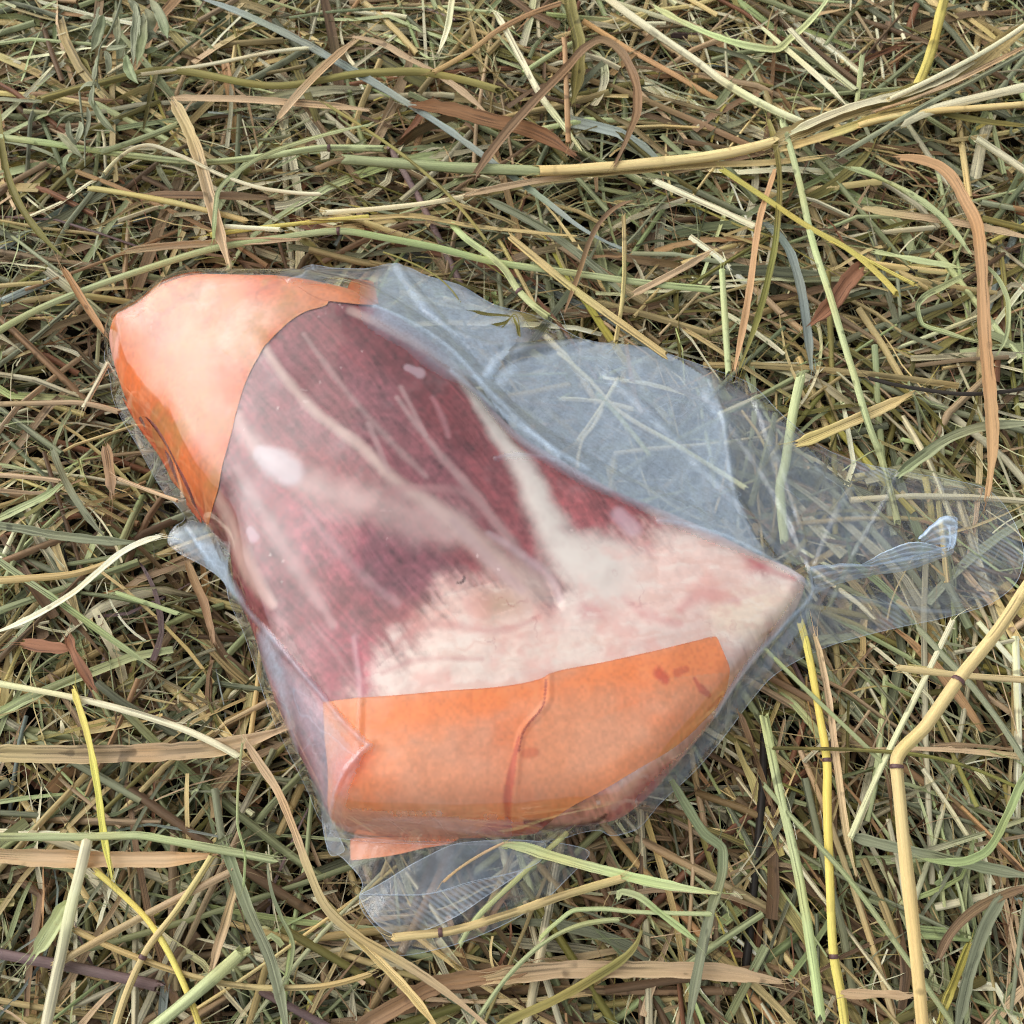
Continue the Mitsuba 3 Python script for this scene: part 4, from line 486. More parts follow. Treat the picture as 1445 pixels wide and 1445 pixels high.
# ---------------------------------------------------------------- the joint's shape
MEAT_RING = spline2(MEAT, 1.2, True)[:, :2]
MEAT_POLY = Polygon(MEAT_RING).buffer(0)
MEAT_EDGE = cKDTree(spline2(MEAT_RING, 0.4, True))
_H = RBFInterpolator(np.array(HEIGHTS)[:, :2], np.array(HEIGHTS)[:, 2], kernel='thin_plate_spline', smoothing=5.0)
MEAT_BASE = -7.0
def meat_h(xy, detail=True):
    """Height (mm) of the joint's upper side at xy (mm); MEAT_BASE outside of it."""
    xy = np.asarray(xy, float)
    d, _ = MEAT_EDGE.query(xy)
    ins = shapely.contains_xy(MEAT_POLY, xy[:, 0], xy[:, 1])
    h = np.clip(_H(xy), 6, 90) - MEAT_BASE
    t = np.clip(d / np.clip(0.52 * h, 7, 24), 0, 1)
    z = MEAT_BASE + h * (1 - (1 - t) ** 2.2) ** 0.55
    if detail:
        z = z + t * (1.6 * n2(xy, 42, 2, 21) + 0.55 * n2(xy, 14, 2, 22))
        for p, w, a in RELIEF:
            z = z + t * a * stroke(xy, p, w, 0.8, 0.1, 5)
    return np.where(ins, z, MEAT_BASE)

# ---------------------------------------------------------------- the joint: one surface, split into muscle, fat and tendons
mv, mf, _ = region(MEAT_RING, 0.62, (0.25, 0.8, 1.6))
mz = meat_h(mv)
M3 = np.c_[mv, mz]
FATP = next(a[5] for a in AREAS if a[0] == 'fat')
lump = area(mv, FATP, 5, 2, 44)
M3[:, 2] += lump * smooth01(1, 8, MEAT_EDGE.query(mv)[0]) * (0.55 * n2(mv, 11, 3, 45) - 0.5 * np.abs(n2(mv, 17, 3, 46)))
fine = n2(mv, 2.0, 3, 31); mid = n2(mv, 7, 3, 32); big = n2(mv, 28, 3, 33)
def lay(col, c, m):
    return col * (1 - m[:, None]) + np.asarray(c)[None] * m[:, None]
col = np.tile(lin(144, 66, 70), (len(mv), 1))
col = lay(col, lin(140, 76, 86), smooth01(-0.1, 0.5, big) * 0.8)
parts = np.zeros(len(mv), int)
masks = {}
for i, (what, c, amount, soft, rough, pts) in enumerate(AREAS):
    m = area(mv, pts, soft, rough, 40 + i) * amount
    if what == 'fat':
        m = np.clip(m + (0.9 * m * (1 - m)) * 2 * (2 * meshkit.fbm(np.c_[mv @ [0.62, -0.78] / 16 + 2 * big, mv @ [0.78, 0.62] / 2.6 + 2 * big, np.ones(len(mv))], 4, 34) - 1) * 1.1, 0, amount)
    col = lay(col, lin(*c), m * (0.85 + 0.15 * mid))
    if what == 'fat': masks['fat_cap'] = np.maximum(masks.get('fat_cap', 0), m)
grain_dir = np.array([0.62, -0.78])
wob = 2.5 * big
g = np.c_[mv @ grain_dir / 13 + wob, (mv @ np.array([0.78, 0.62]) + 2 * wob) / 1.3, np.zeros(len(mv))]
fibres = 2 * meshkit.fbm(g, 3, 35) - 1
fat = masks['fat_cap']
col *= np.clip(1 + 0.42 * (1 - fat) * fibres + 0.40 * (1 - fat) * mid + (0.10 + 0.45 * (1 - fat)) * fine, 0.35, 1.9)[:, None]
g2 = np.c_[mv[:, 0] / 9 + 1.5 * mid, mv[:, 1] / 3.2 + 1.5 * mid, np.ones(len(mv))]
folds = meshkit.fbm(g2, 4, 36)
col = lay(col, lin(226, 176, 158), fat * smooth01(0.5, 0.75, folds) * 0.35)
col = lay(col, lin(252, 244, 232), fat * smooth01(0.45, 0.25, folds) * 0.35)
seams = []
for i, (part, c, amount, soft, rough, w, pts) in enumerate(STROKES):
    m = stroke(mv, pts, w, soft, rough, 60 + i, 7) * amount
    col = lay(col, lin(*c), np.clip(m * (1 + 0.25 * mid), 0, 1))
    if part: seams.append((part, m))
veil = smooth01(0.1, 0.6, n2(mv, 11, 4, 37)) * 0.22
col = lay(col, lin(206, 168, 172), 0.8 * veil * (1 - fat))
col = lay(col, lin(232, 160, 148), fat * smooth01(0.05, 0.45, n2(mv, 15, 4, 56)) * 0.45)
specks = smooth01(0.50, 0.62, n2(mv, 3.0, 2, 38)) * smooth01(0.05, 0.4, n2(mv, 26, 2, 39))
col = lay(col, lin(236, 214, 210), specks * 0.6)
vein = 1 - np.abs(n2(mv + 6 * np.c_[mid, big], 16, 3, 47))
col = lay(col, lin(176, 70, 76), fat * smooth01(0.975, 0.998, vein) * smooth01(0.0, 0.5, n2(mv, 22, 2, 48)) * 0.5)
lum = col.mean(1, keepdims=True)
col = np.clip(lum + 0.93 * (col - lum), 0.005, 0.93)
mn = vnormals(M3, mf)
owner = np.zeros(len(mf), int)
keys = ['meat_joint__muscle', 'meat_joint__fat_cap']
owner[(fat[mf] > 0.5).all(1)] = 1
for part, m in seams:
    keys.append('meat_joint__' + numbered(part))
    owner[(m[mf] > 0.35).all(1)] = len(keys) - 1
for i, k in enumerate(keys): sub(k, M3, mf[owner == i], mn, 'meat_bsdf', col=col)
bv, bf, _ = region(MEAT_RING, 12)
put('meat_joint__underside', np.c_[bv, np.full(len(bv), MEAT_BASE - 0.05)], bf[:, ::-1], 'meat_bsdf', False, col=np.tile(lin(150, 90, 90), (len(bv), 1)))
tag('meat_joint', 'raw red leg of lamb with cream fat, packed in a clear bag on hay', 'meat')
tag('meat_joint__fat_cap', 'cream white fat spreading to the right tip of the meat')

# ---------------------------------------------------------------- guard papers on the bones
def sheet(key, ring, lift, colour, label, thick=0.4, clip=None):
    ring = spline2(ring, 1.0, True)[:, :2]
    if clip is not None:
        cut = Polygon(ring).buffer(0).intersection(MEAT_POLY.buffer(clip))
        cut = max(getattr(cut, 'geoms', [cut]), key=lambda g: g.area)
        ring = np.array(cut.simplify(0.05).exterior.coords)[:-1]
    v, f, ne = region(ring, 0.62)
    z = np.maximum(meat_h(v), 1.5) + lift + 0.10 * n2(v, 5, 2, 51) - 0.9 * np.abs(n2(v, 26, 2, 52)) + 0.3 * n2(v, 9, 2, 53)
    for p, w, a in PAPER_RELIEF: z = z + a * stroke(v, p, w, 0.9, 0.05, 9)
    c = np.clip(colour(v), 0.01, 0.93)
    n = len(v)
    vv = np.vstack([np.c_[v, z], np.c_[v, z - thick]])
    i = np.arange(ne); j = (i + 1) % ne
    ff = np.vstack([f, f[:, ::-1] + n, np.c_[i, i + n, j], np.c_[j, i + n, j + n]])
    put(key, vv, ff, 'paper_bsdf', True, col=np.vstack([c, c]))
    if label: tag(key, label, 'guard paper')
    return v
def paper_a(v):
    c = np.tile(lin(222, 134, 84), (len(v), 1))
    c = lay(c, lin(218, 112, 66), smooth01(-0.15, 0.35, n2(v, 30, 3, 71)))
    for i, (q, amount, soft, rough, pts) in enumerate(PAPER_A): c = lay(c, lin(*q), area(v, pts, soft, rough, 80 + i, 6) * amount)
    c = lay(c, lin(196, 136, 76), smooth01(0.0, 0.35, n2(v, 13, 4, 72)) * 0.7)
    c = lay(c, lin(150, 78, 44), smooth01(0.90, 0.99, 1 - np.abs(n2(v + 3 * np.c_[n2(v, 9, 2, 85), n2(v, 9, 2, 86)], 26, 3, 84))) * smooth01(-0.1, 0.4, n2(v, 30, 2, 87)) * 0.35)
    c = lay(c, lin(234, 176, 140), smooth01(0.1, 0.5, n2(v, 17, 4, 88)) * 0.45)
    return 0.88 * c * (1 + 0.20 * n2(v, 1.5, 2, 73) + 0.12 * n2(v, 5, 3, 79) + 0.05 * n2(v * [1, 0.4], 6, 3, 74))[:, None]
def paper_b(v):
    c = np.tile(lin(232, 152, 106), (len(v), 1))
    c = lay(c, lin(246, 128, 58), smooth01(-0.05, 0.35, n2(v, 26, 3, 75)) * 0.55)
    c = lay(c, lin(236, 186, 156), smooth01(0.0, 0.35, n2(v, 20, 3, 78)) * 0.5)
    for i, (q, amount, soft, rough, pts) in enumerate(PAPER_B): c = lay(c, lin(*q), area(v, pts, soft, rough, 90 + i, 6) * amount)
    for i, (q, amount, w, pts) in enumerate(PAPER_BLOOD): c = lay(c, lin(*q), stroke(v, pts, w, 0.5, 0.5, 97 + i, 4) * amount)
    return c * (1 + 0.20 * n2(v, 1.4, 2, 76) + 0.05 * n2(v, 4, 3, 79) + 0.06 * n2(v, 8, 3, 77))[:, None]
sheet('guard_paper', SHEET_A, 1.0, paper_a, 'peach orange guard paper folded over the upper left end of the meat', clip=-0.6)
sheet('guard_paper_001', SHEET_B, 1.0, paper_b, 'bright orange blood stained guard paper along the lower edge of the meat', clip=0.0)
sheet('guard_paper_002', SHEET_C, 1.2, paper_a, 'small pale peach guard paper flap at the top edge of the meat')
sheet('guard_paper_001__folded_corner', SHEET_D, 1.5, paper_b, None)
labels['guard_paper_001__folded_corner'] = {'label': 'orange corner folded down below the lower edge'}
sheet('guard_paper__side_fold', SHEET_E, 0.2, paper_a, None, clip=1.0)

# ---------------------------------------------------------------- the clear bag
BAG_RING = spline2(BAG, 1.5, True)[:, :2]
BAG_POLY = Polygon(BAG_RING).buffer(0)
x0, y0, x1, y1 = BAG_POLY.bounds
G = 1.0
nx, ny = int((x1 - x0 + 12) / G), int((y1 - y0 + 12) / G)
gx, gy = np.meshgrid(x0 - 6 + G * np.arange(nx), y0 - 6 + G * np.arange(ny))
gp = np.c_[gx.ravel(), gy.ravel()]
inside = shapely.contains_xy(BAG_POLY, gp[:, 0], gp[:, 1]).reshape(ny, nx)
edge_z = 4.0 + 2.5 * n2(gp, 30, 2, 101).reshape(ny, nx)
obst = np.maximum(grey_dilation(meat_h(gp).reshape(ny, nx), footprint=np.hypot(*np.mgrid[-2:3, -2:3]) < 2.4) + 3.1, 0) 
obst = np.where(inside, np.maximum(obst, edge_z - 1.5), edge_z)
def relax(u, o, m, n):
    for _ in range(n):
        a = 0.25 * (np.roll(u, 1, 0) + np.roll(u, -1, 0) + np.roll(u, 1, 1) + np.roll(u, -1, 1))
        u = np.where(m, np.maximum(o, a), o)
    return u
lo = relax(obst[::4, ::4], obst[::4, ::4], inside[::4, ::4], 500)
u = zoom(lo, (ny / lo.shape[0], nx / lo.shape[1]), order=1)[:ny, :nx]
u = relax(np.where(inside, np.maximum(u, obst), obst), obst, inside, 120)
u = np.where(inside, obst + TENT * (u - obst), obst)
u = np.maximum(gaussian_filter(u, 0.8), obst)
def film_z(xy):
    z = map_coordinates(u, [(xy[:, 1] - y0 + 6) / G, (xy[:, 0] - x0 + 6) / G], order=1, mode='nearest')
    return z
fv, ff, fe = region(BAG_RING, 1.0)
fz = film_z(fv)
bare = shapely.contains_xy(MEAT_POLY.buffer(3), fv[:, 0], fv[:, 1])
dist_edge, _ = cKDTree(spline2(BAG_RING, 0.5, True)).query(fv)
ripple = n2(fv @ np.array([[0.9, -0.45], [0.4, 1.0]]).T * [1, 0.35], 9, 3, 111)
fz += smooth01(0, 8, dist_edge) * (np.where(bare, 0.15, 1.1) * ripple + np.where(bare, 0.0, 3.0) * smooth01(4, 22, dist_edge) * np.abs(n2(fv @ np.array([[0.9, -0.45], [0.4, 1.0]]).T * [1, 0.5], 34, 2, 113)))
haze_sheen = np.where(bare, 0.02, 0.035) + 0.025 * n2(fv, 20, 3, 112)
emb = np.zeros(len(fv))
for i, (amount, soft, pts) in enumerate(HAZE_SHEEN): haze_sheen += amount * area(fv, pts, soft, 0.8, 120 + i, 8)  # painted sky reflections join the film's own milkiness
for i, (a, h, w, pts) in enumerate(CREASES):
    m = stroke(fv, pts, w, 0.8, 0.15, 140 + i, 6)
    haze_sheen += a * m; fz += h * m
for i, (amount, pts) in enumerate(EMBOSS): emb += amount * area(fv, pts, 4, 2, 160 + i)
F3 = np.c_[fv, fz]
fn_ = vnormals(F3, ff)
fuv = np.c_[np.clip(haze_sheen, 0, 0.9), np.clip(emb, 0, 0.6)]
fo = np.zeros(len(ff), int)
fkeys = ['vacuum_bag__film']
fc = fv[ff].mean(1)
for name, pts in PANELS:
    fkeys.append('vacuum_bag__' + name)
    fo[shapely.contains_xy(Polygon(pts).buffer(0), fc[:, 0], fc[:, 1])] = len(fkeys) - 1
clear = ((haze_sheen < 0.065) & (emb < 0.02))[ff].all(1)       # film free of milkiness and painted sheen
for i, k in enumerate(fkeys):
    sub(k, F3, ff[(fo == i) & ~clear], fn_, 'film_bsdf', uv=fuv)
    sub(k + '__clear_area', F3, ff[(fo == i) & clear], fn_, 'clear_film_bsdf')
tag('vacuum_bag', 'clear plastic vacuum bag around the meat, with loose flat ends on the hay', 'bag')
labels['vacuum_bag__painted_sheen_panel'] = {'label': 'film with bluish sky reflection painted in, above the right side of the meat'}
labels['vacuum_bag__tail'] = {'label': 'flat clear rounded end at the right'}
# underside of the bag
uv_, uf, _ = region(BAG_RING, 3.0)
put('vacuum_bag__back_film', np.c_[uv_, np.minimum(film_z(uv_) - 1.0, 1.0 + 0.8 * n2(uv_, 18, 2, 115))], uf[:, ::-1], 'clear_film_bsdf')
# rim: pale tube added to stand in for the bright edge line
rim = spline2(BAG_RING, 1.5, True); rim = np.vstack([rim, rim[:1]])
rv, rf, ruv = tube(np.c_[rim, film_z(rim) + 0.1], 0.13 + 0.05 * n2(rim, 6, 2, 116), 6)
put('vacuum_bag__rim', rv, rf, 'film_bsdf', True, uv=np.tile([0.28, 0.0], (len(rv), 1)))
def film_piece(key, ring, z, hz, em=0.0, amp=0.8, seed=1, curl=None):
    """A loose flap of film: z = (heights at points x, y, z in mm)."""
    v, f, ne = region(spline2(ring, 1.0, True)[:, :2], 1.0)
    q = np.array(z)
    w = 1 / (np.linalg.norm(v[:, None] - q[None, :, :2], axis=2) ** 2 + 4)
    zz = (w * q[None, :, 2]).sum(1) / w.sum(1) + amp * n2(v @ np.array([[0.9, -0.45], [0.4, 1.0]]).T * [1, 0.4], 8, 3, seed)
    P = np.c_[v, zz]
    uvs = np.c_[np.clip(hz + 0.6 * hz * n2(v, 7, 3, seed + 1), 0, 0.9), np.full(len(v), em)]
    k = 'vacuum_bag__' + numbered(key)
    put(k, P, f, 'film_bsdf', True, uv=uvs)
    rv, rf, _ = tube(np.vstack([P[:ne], P[:1]]), 0.14, 6)
    put(k + '__edge', rv, rf, 'film_bsdf', True, uv=np.tile([0.35, 0.0], (len(rv), 1)))  # pale tube added as the highlight line along the flap
for i, (key, ring, z, hz, em) in enumerate(FLAPS): film_piece(key, ring, z, hz, em, seed=200 + 3 * i)
# crumpled seal standing up on the tail
def ribbon(key, top, bottom, hz, amp, seed):
    a, b = spline2(top, 0.8), spline2(bottom, 0.8)
    n = min(len(a), len(b)); k = 17
    a = a[np.linspace(0, len(a) - 1, n).astype(int)]; b = b[np.linspace(0, len(b) - 1, n).astype(int)]
    t = np.linspace(0, 1, k)
    v = (a[:, None] * t[None, :, None] + b[:, None] * (1 - t)[None, :, None])
    v[:, :, 2] += 2.2 * np.sin(t * np.pi)[None] + 0.7 * np.sin(t * 21 + seed)[None]
    tt = np.tile(t, n)
    v = v.reshape(-1, 3)
    for ax in range(3): v[:, ax] += amp * n2(v[:, :2] + 31 * ax, 4.5, 3, seed + ax)
    i, j = np.meshgrid(np.arange(n - 1), np.arange(k - 1), indexing='ij')
    q = np.stack([i * k + j, (i + 1) * k + j, (i + 1) * k + j + 1, i * k + j + 1], -1).reshape(-1, 4)
    f = np.vstack([q[:, [0, 1, 2]], q[:, [0, 2, 3]]])
    streak = n2(np.c_[tt * 40 + 3 * n2(v[:, :2], 12, 2, seed + 7), np.repeat(np.arange(n) * 0.06, k)], 3, 3, seed + 5)
    h = np.clip(hz * (0.45 + 1.6 * np.maximum(streak, 0) ** 0.7 + 1.3 * smooth01(0.82, 1.0, tt) + 0.8 * smooth01(0.15, 0.0, tt)), 0, 0.95)  # whitened edges and streaks paint the highlights of the crumpled film
    put('vacuum_bag__' + numbered(key), v, f, 'film_bsdf', True, uv=np.c_[h, 0 * h])
for i, (key, top, bottom, hz, amp) in enumerate(RIBBONS): ribbon(key, top, bottom, hz, amp, 300 + 9 * i)

# ---------------------------------------------------------------- hay: the bed
BED = 75.0
def bed_top(xy):
    """Height (mm) up to which the loose hay is heaped; kept under the bag."""
    h = 4.0 * n2(xy, 90, 2, 401) + 8.5 * n2(xy, 30, 3, 402) - 3.0
    d = shapely.distance(BAG_POLY, shapely.points(xy))
    h = h - 22.0 * smooth01(50, 4, shapely.distance(MEAT_POLY, shapely.points(xy)))
    return np.where(d < 14, np.minimum(-2.5, h) + (h - np.minimum(-2.5, h)) * smooth01(0, 14, d), h)
def stations(n, s, length, heading, bend, kink, z0, slope):
    """Centre lines (n, s, 3) of n blades."""
    t = np.linspace(-0.5, 0.5, s)
    step = length / (s - 1)
    at = rng.uniform(-0.35, 0.35, n)
    th = heading[:, None] + bend[:, None] * t[None] + kink[:, None] * (t[None] > at[:, None])
    dx, dy = np.cos(th) * step[:, None], np.sin(th) * step[:, None]
    x, y = np.cumsum(dx, 1), np.cumsum(dy, 1)
    x -= x.mean(1, keepdims=True); y -= y.mean(1, keepdims=True)
    arch = rng.normal(0, 0.10, n)[:, None] * (t[None] ** 2 - 0.08) * length[:, None]
    z = z0[:, None] + slope[:, None] * t[None] * length[:, None] - np.abs(arch) + rng.normal(0, 0.5, (n, s))
    return np.stack([x, y, z], -1)
WIDE = False
def scatter(n):
    """Centres (mm), thickest where the frame looks, and headings: level in the upper half, mixed below."""
    xy = np.c_[rng.uniform(-430, 430, n), rng.uniform(-330, 440, n)]
    if WIDE:                                    # the bed goes on around the frame
        q = np.c_[rng.uniform(-950, 950, 3 * n), rng.uniform(-850, 950, 3 * n)]
        xy = q[(np.abs(q[:, 0]) > 410) | (q[:, 1] < -310) | (q[:, 1] > 420)][:n]
    up = smooth01(-60, 120, xy[:, 1]) * 0.52
    lower_right = smooth01(0, 140, xy[:, 0]) * smooth01(40, -80, xy[:, 1])
    head = np.where(rng.random(n) < up, rng.normal(-0.10, 0.62, n), rng.uniform(0, np.pi, n))
    head = np.where(rng.random(n) < 0.6 * lower_right, rng.normal(-1.15, 0.4, n), head)
    return xy, head
def settle(c, depth_noise=True):
    """Presses centre lines down so that they stay below the heap's top."""
    top = bed_top(c[..., :2].reshape(-1, 2)).reshape(c.shape[:2])
    over = c[..., 2] - top
    c[..., 2] = np.where(over > 0, top - 0.12 * np.minimum(over, 8), c[..., 2])
    return c
def ribbons(n, s, lmin, lmax, wmin, wmax, depth, cross, ids):
    xy, head = scatter(n)
    length = rng.uniform(0, 1, n) ** 1.5 * (lmax - lmin) + lmin
    width = wmin + (wmax - wmin) * rng.uniform(0, 1, n) ** 2.2
    z0 = bed_top(xy) - rng.uniform(0, 1, n) ** 1.25 * depth
    c = stations(n, s, length, head, rng.normal(0, 0.55, n), np.where(rng.random(n) < 0.25, rng.normal(0, 0.6, n), 0), z0, rng.normal(0, 0.18, n))
    c[..., 0] += xy[:, None, 0]; c[..., 1] += xy[:, None, 1]
    c = settle(c)
    tan = np.gradient(c, axis=1); tan /= np.linalg.norm(tan, axis=2, keepdims=True)
    side = np.cross(tan, [0, 0, 1.0]); side /= np.linalg.norm(side, axis=2, keepdims=True) + 1e-9
    up = np.cross(side, tan)
    roll = rng.normal(0, 0.5, n)[:, None] + rng.normal(0, 0.7, n)[:, None] * np.linspace(-1, 1, s)[None]
    a = np.cos(roll)[..., None] * side + np.sin(roll)[..., None] * up
    b = np.cross(a, tan)
    t = np.linspace(0, 1, s)
    taper = np.where(rng.random(n)[:, None] < 0.5, 1 - 0.75 * t[None] ** 2.5, 1 - 0.15 * t[None])
    w = 0.5 * width[:, None] * taper * (1 + 0.10 * rng.normal(0, 1, (n, s)))
    off = np.linspace(-1, 1, cross)
    lift = rng.uniform(0.1, 0.65, n)[:, None] * w
    v = c[:, :, None] + off[None, None, :, None] * (w[..., None] * a)[:, :, None] + ((off ** 2)[None, None, :] * lift[..., None])[..., None] * b[:, :, None]
    k = rng.integers(0, ids, n)
    uu = np.broadcast_to(k[:, None, None] + 0.02 + 0.96 * (off + 1)[None, None] / 2, v.shape[:3])
    vv = np.broadcast_to((rng.uniform(0, 30, n)[:, None] + t[None] * length[:, None] / 10)[..., None], v.shape[:3])
    i, j, q = np.meshgrid(np.arange(n), np.arange(s - 1), np.arange(cross - 1), indexing='ij')
    o = (i * s + j) * cross + q
    quad = np.stack([o, o + cross, o + cross + 1, o + 1], -1).reshape(-1, 4)
    return v.reshape(-1, 3), np.vstack([quad[:, [0, 1, 2]], quad[:, [0, 2, 3]]]), np.c_[uu.ravel(), vv.ravel()]
def stems(n, s, lmin, lmax, rmin, rmax, depth, sides=6):
    xy, head = scatter(n)
    length = rng.uniform(lmin, lmax, n); rad = rng.uniform(rmin, rmax, n)
    z0 = bed_top(xy) - 1.0 - rng.uniform(0, 1, n) ** 1.2 * depth
    c = stations(n, s, length, head, rng.normal(0, 0.15, n), np.where(rng.random(n) < 0.15, rng.normal(0, 0.4, n), 0), z0, rng.normal(0, 0.14, n))
    c[..., 0] += xy[:, None, 0]; c[..., 1] += xy[:, None, 1]
    c = settle(c)
    tan = np.gradient(c, axis=1); tan /= np.linalg.norm(tan, axis=2, keepdims=True)
    a = np.cross(tan, [0, 0, 1.0]); a /= np.linalg.norm(a, axis=2, keepdims=True) + 1e-9
    b = np.cross(a, tan)
    m = sides + 1
    ang = np.arange(m) * 2 * np.pi / sides
    v = c[:, :, None] + rad[:, None, None, None] * (np.cos(ang)[None, None, :, None] * a[:, :, None] + np.sin(ang)[None, None, :, None] * b[:, :, None])
    k = rng.integers(0, 2000, n)
    uu = np.broadcast_to(k[:, None, None] + 0.02 + 0.96 * ang[None, None] / (2 * np.pi), v.shape[:3])
    vv = np.broadcast_to((rng.uniform(0, 30, n)[:, None] + np.linspace(0, 1, s)[None] * length[:, None] / 10)[..., None], v.shape[:3])
    i, j, q = np.meshgrid(np.arange(n), np.arange(s - 1), np.arange(sides), indexing='ij')
    o = (i * s + j) * m + q
    quad = np.stack([o, o + m, o + m + 1, o + 1], -1).reshape(-1, 4)
    return v.reshape(-1, 3), np.vstack([quad[:, [0, 1, 2]], quad[:, [0, 2, 3]]]), np.c_[uu.ravel(), vv.ravel()]
BATCHES = {'hay': ribbons(3900, 9, 45, 190, 1.6, 6.5, 26, 3, 2000), 'hay__001': ribbons(4700, 7, 18, 100, 0.6, 2.2, 22, 3, 2000),
           'hay__002': stems(3000, 6, 50, 170, 0.6, 2.1, 20), 'hay__003': ribbons(8000, 7, 12, 60, 0.25, 0.7, 16, 2, 2000), 'hay__004': ribbons(3500, 4, 2.5, 11, 0.6, 3.2, 24, 3, 2000)}
WIDE = True
BATCHES['hay__005'] = ribbons(13000, 7, 60, 190, 2.0, 8.0, 26, 3, 2000)
for key, (v, f, uv) in BATCHES.items():
    put(key, v, f, 'hay_bsdf', True, uv=uv)
tag('hay', 'thick bed of loose dry hay, tan and grey-green', 'hay', kind='stuff')
gv, gf, _ = region(np.array([[-2500, -2500], [2500, -2500], [2500, 2500], [-2500, 2500.0]]), 60)
put('ground', np.c_[gv, -BED + 6 * n2(gv, 120, 3, 403)], gf, 'earth_bsdf')
labels['ground'] = {'label': 'dark earth under the hay', 'category': 'ground', 'kind': 'structure'}

# ---------------------------------------------------------------- hay: the stalks that lie on top
def one_blade(p, w, cls, i):
    r = np.random.default_rng(900 + i)
    c = spline2(p, 2.0)
    n = len(c)
    s = np.r_[0, np.cumsum(np.linalg.norm(np.diff(c, axis=0), axis=1))]; t = s / s[-1]
    tan = np.gradient(c, axis=0); tan /= np.linalg.norm(tan, axis=1, keepdims=True)
    side = np.cross(tan, [0, 0, 1.0]); side /= np.linalg.norm(side, axis=1, keepdims=True) + 1e-9
    up = np.cross(side, tan)
    calm = 0.35 if w > 4.5 else 1.0
    roll = calm * r.normal(0, 0.22) + calm * np.interp(t, np.linspace(0, 1, 5), r.normal(0, 0.28, 5))
    a = np.cos(roll)[:, None] * side + np.sin(roll)[:, None] * up
    b = np.cross(a, tan)
    ww = 0.5 * w * (0.55 + 0.45 * smooth01(0, 0.06, t)) * (0.35 + 0.65 * smooth01(1.0, 0.8, t)) * (1 + 0.07 * np.interp(t, np.linspace(0, 1, n // 2 + 2), r.normal(0, 1, n // 2 + 2)))
    off = np.linspace(-1, 1, 7)
    prof = r.uniform(0.15, 0.55) * off ** 2 + 0.11 * r.normal(0, 1, 7)
    top = c[:, None] + off[None, :, None] * (ww[:, None] * a)[:, None] + prof[None, :, None] * (ww[:, None] * b)[:, None]
    for at, sg in ((0, -1), (n - 1, 1)):
        top[at] += sg * tan[at] * (w * r.uniform(0, 0.9, 7) ** 2)[:, None]
    k = 2048 + 64 * cls + int(r.integers(0, 64))
    v = top.reshape(-1, 3)
    uv = np.c_[np.tile(k + 0.02 + 0.96 * (off + 1) / 2, n), np.repeat(r.uniform(0, 20) + s / 10, 7)]
    ii, jj = np.meshgrid(np.arange(n - 1), np.arange(6), indexing='ij')
    o = ii * 7 + jj
    q = np.stack([o, o + 7, o + 8, o + 1], -1).reshape(-1, 4)
    f = np.vstack([q[:, [0, 1, 2]], q[:, [0, 2, 3]]])
    m = len(v)
    edge = np.r_[np.arange(n) * 7, (n - 1) * 7 + np.arange(1, 7), np.arange(n - 2, -1, -1) * 7 + 6, np.arange(5, 0, -1)]
    e2 = np.roll(edge, -1)
    under = v - 0.25 * np.repeat(b, 7, axis=0)
    f = np.vstack([f, f[:, ::-1] + m, np.c_[edge, edge + m, e2], np.c_[e2, edge + m, e2 + m]])
    return np.vstack([v, under]), f, np.vstack([uv, uv])
def frays(c, w, r, k):
    """Thin torn fibres at both ends of a stalk."""
    V, F, U, m = [], [], [], 0
    for at, sg in ((0, -1), (len(c) - 1, 1)):
        d = c[at] - c[at - 2 * sg]; d /= np.linalg.norm(d)
        sd = np.cross(d, [0, 0, 1.0])
        for _ in range(int(r.integers(1, 5))):
            L, a = r.uniform(2, 3.2 * w + 4), r.normal(0, 0.35)
            t = np.linspace(-0.6, 1, 6)[:, None]
            p = c[at] + sd * r.uniform(-0.45, 0.45) * w + L * (t * d + np.maximum(t, 0) ** 1.6 * (a * sd + r.normal(0.0, 0.15) * np.array([0, 0, 1.0])))
            hw = (0.09 + 0.10 * r.random()) * (1.25 - np.linspace(0, 1, 6))[:, None]
            v = np.stack([p - hw * sd, p + hw * sd + [0, 0, 0.06]], 1).reshape(-1, 3)
            o = np.arange(5) * 2
            V.append(v); F.append(np.vstack([np.c_[o, o + 2, o + 3], np.c_[o, o + 3, o + 1]]) + m); m += 12
            U.append(np.c_[np.tile([k + 0.3, k + 0.6], 6), np.repeat(np.arange(6) * 0.2, 2)])
    return np.vstack(V), np.vstack(F), np.vstack(U)
def with_frays(v, f, uv, c, w, seed):
    fv, ff, fu = frays(c, w, np.random.default_rng(seed), math.floor(uv[0, 0]))
    return np.vstack([v, fv]), np.vstack([f, ff + len(v)]), np.vstack([uv, fu])
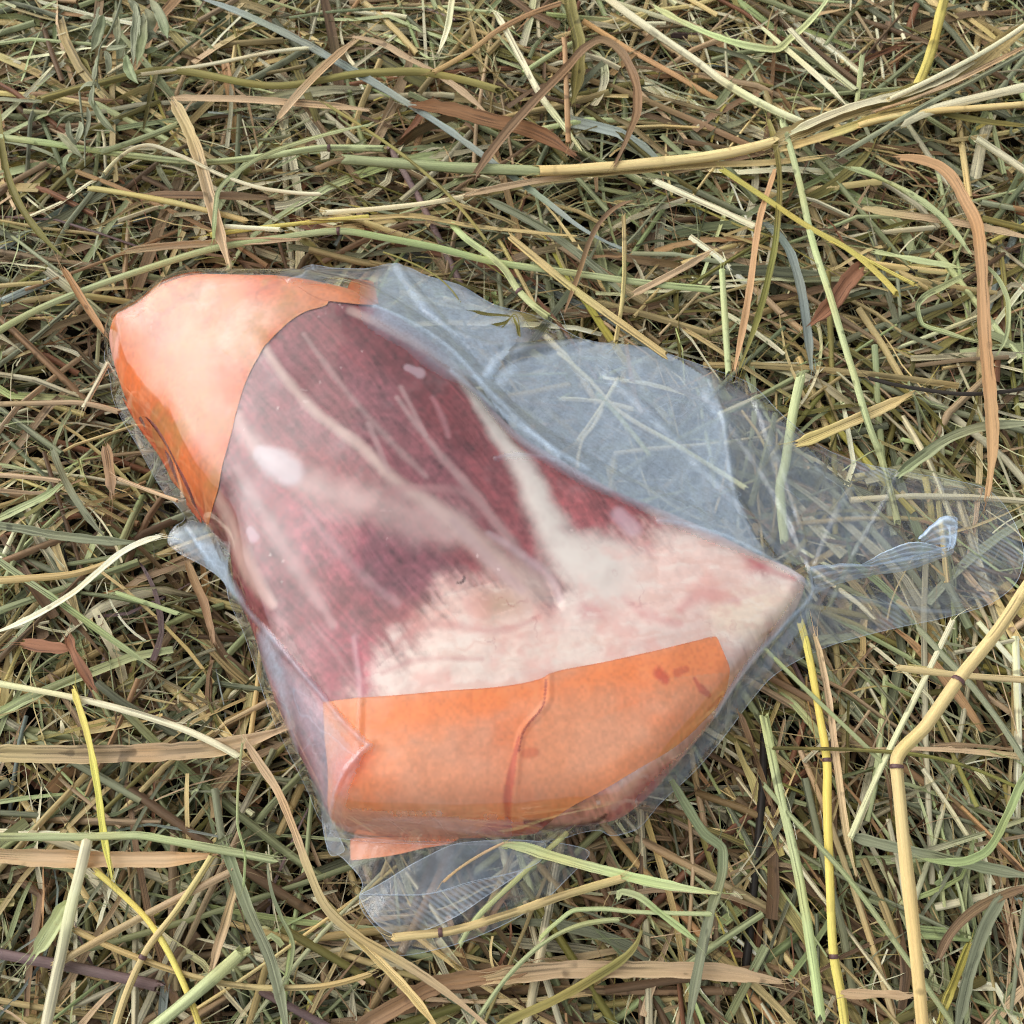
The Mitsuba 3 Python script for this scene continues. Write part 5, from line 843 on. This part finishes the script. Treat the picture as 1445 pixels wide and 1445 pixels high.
for i, (shape, cls, w, label, nodes, pts) in enumerate(STALKS):
    p = np.array(pts, float).reshape(-1, 3)
    key = numbered('hay_straw' if shape == 'blade' else 'hay_stalk')
    if shape == 'blade':
        v, f, uv = one_blade(p, w, cls, i)
        v, f, uv = with_frays(v, f, uv, spline2(p, 2.0), w, 2500 + i)
        put(key, v, f, 'hay_bsdf', True, uv=uv)
    else:
        r = np.random.default_rng(1700 + i)
        c = spline2(p, 2.0)
        t = np.linspace(0, 1, len(c))
        rad = 0.5 * w * (1 + 0.05 * np.interp(t, np.linspace(0, 1, 9), r.normal(0, 1, 9)))
        for nd in nodes:
            at = np.argmin(np.linalg.norm(c - p[nd], axis=1))
            q = (c[max(at - 1, 0):at + 2] - c[at]) * 0.45 + c[at]
            nv, nf, _ = tube(spline2(q, 0.5), 0.53 * w * (1 + 0.10 * np.sin(np.linspace(0, np.pi, len(spline2(q, 0.5))))), 10)
            put(key + '__' + numbered(key + 'node').replace(key, ''), nv, nf, 'node_bsdf')
        v, f, uv = tube(c, rad, 9)
        sq = np.tile(1 + 0.09 * r.normal(0, 1, 10), len(c))
        sq[9::10] = sq[0::10]
        ctr = np.repeat(c, 10, axis=0)
        v = ctr + (v - ctr) * sq[:, None]
        v[:, 2] = ctr[:, 2] + 0.8 * (v[:, 2] - ctr[:, 2])
        for at, sg in ((0, -1), (len(c) - 1, 1)):
            d = c[at] - c[at - sg]; d /= np.linalg.norm(d)
            jag = w * r.uniform(0, 1.0, 10) ** 2; jag[9] = jag[0]
            v[at * 10:at * 10 + 10] += d * jag[:, None]
        hv, hf, huv = tube(c, rad * 0.82, 9)
        m = len(v); n9 = 10
        e = np.arange(9); L = (len(c) - 1) * n9
        caps = np.vstack([np.c_[e, e + 1, e + m], np.c_[e + 1, e + 1 + m, e + m], np.c_[L + e, L + e + m, L + e + 1], np.c_[L + e + 1, L + e + m, L + e + 1 + m]])
        uv[:, 0] += 2048 + 64 * cls + int(r.integers(0, 64)); huv[:, 0] = uv[:, 0]
        uv[:, 1] += r.uniform(0, 20); huv[:, 1] = uv[:, 1]
        v, f, uv = with_frays(np.vstack([v, hv]), np.vstack([f, hf[:, ::-1] + m, caps]), np.vstack([uv, huv]), c, w, 2500 + i)
        put(key, v, f, 'hay_bsdf', True, uv=uv)
    tag(key, label, 'hay stalk' if shape == 'stalk' else 'straw', group='loose stalks and blades lying on the hay')

# ---------------------------------------------------------------- a dried weed at the upper left and a tendril on the bag
def sprig(key, stem, r0, leaves, cls, label, category):
    c = spline2(stem, 1.5)
    v, f, uv = tube(c, np.linspace(r0, r0 * 0.5, len(c)), 7)
    uv[:, 0] += 2048 + 64 * cls + 7
    put(key + '__stem', v, f, 'hay_bsdf', True, uv=uv)
    for i, (w, pts) in enumerate(leaves):
        v, f, uv = one_leaf(np.array(pts, float).reshape(-1, 3), w, cls, 40 + i)
        put(key + '__' + ('leaf' if i == 0 else f'leaf_{i:03d}'), v, f, 'hay_bsdf', True, uv=uv)
    tag(key, label, category)
def one_leaf(p, w, cls, i):
    """A shrivelled leaf: a curled, puckered blade, widest in its middle."""
    v, f, uv = one_blade(p, w, cls, i)
    n = len(v) // 14
    c = spline2(p, 2.0)
    t = np.tile(np.repeat(np.linspace(0, 1, n), 7), 2)
    ctr = np.tile(np.repeat(c, 7, axis=0), (2, 1))
    s = (0.25 + 1.1 * np.sin(np.pi * np.clip(t, 0, 1)) ** 0.8)
    v = ctr + (v - ctr) * s[:, None]
    v[:, 2] += 1.0 * n2(v[:, :2], 3.5, 2, 500 + i)
    v[:, 0] += 0.5 * n2(v[:, :2], 3.0, 2, 530 + i)
    return v, f, uv
for args in SPRIGS: sprig(*args)
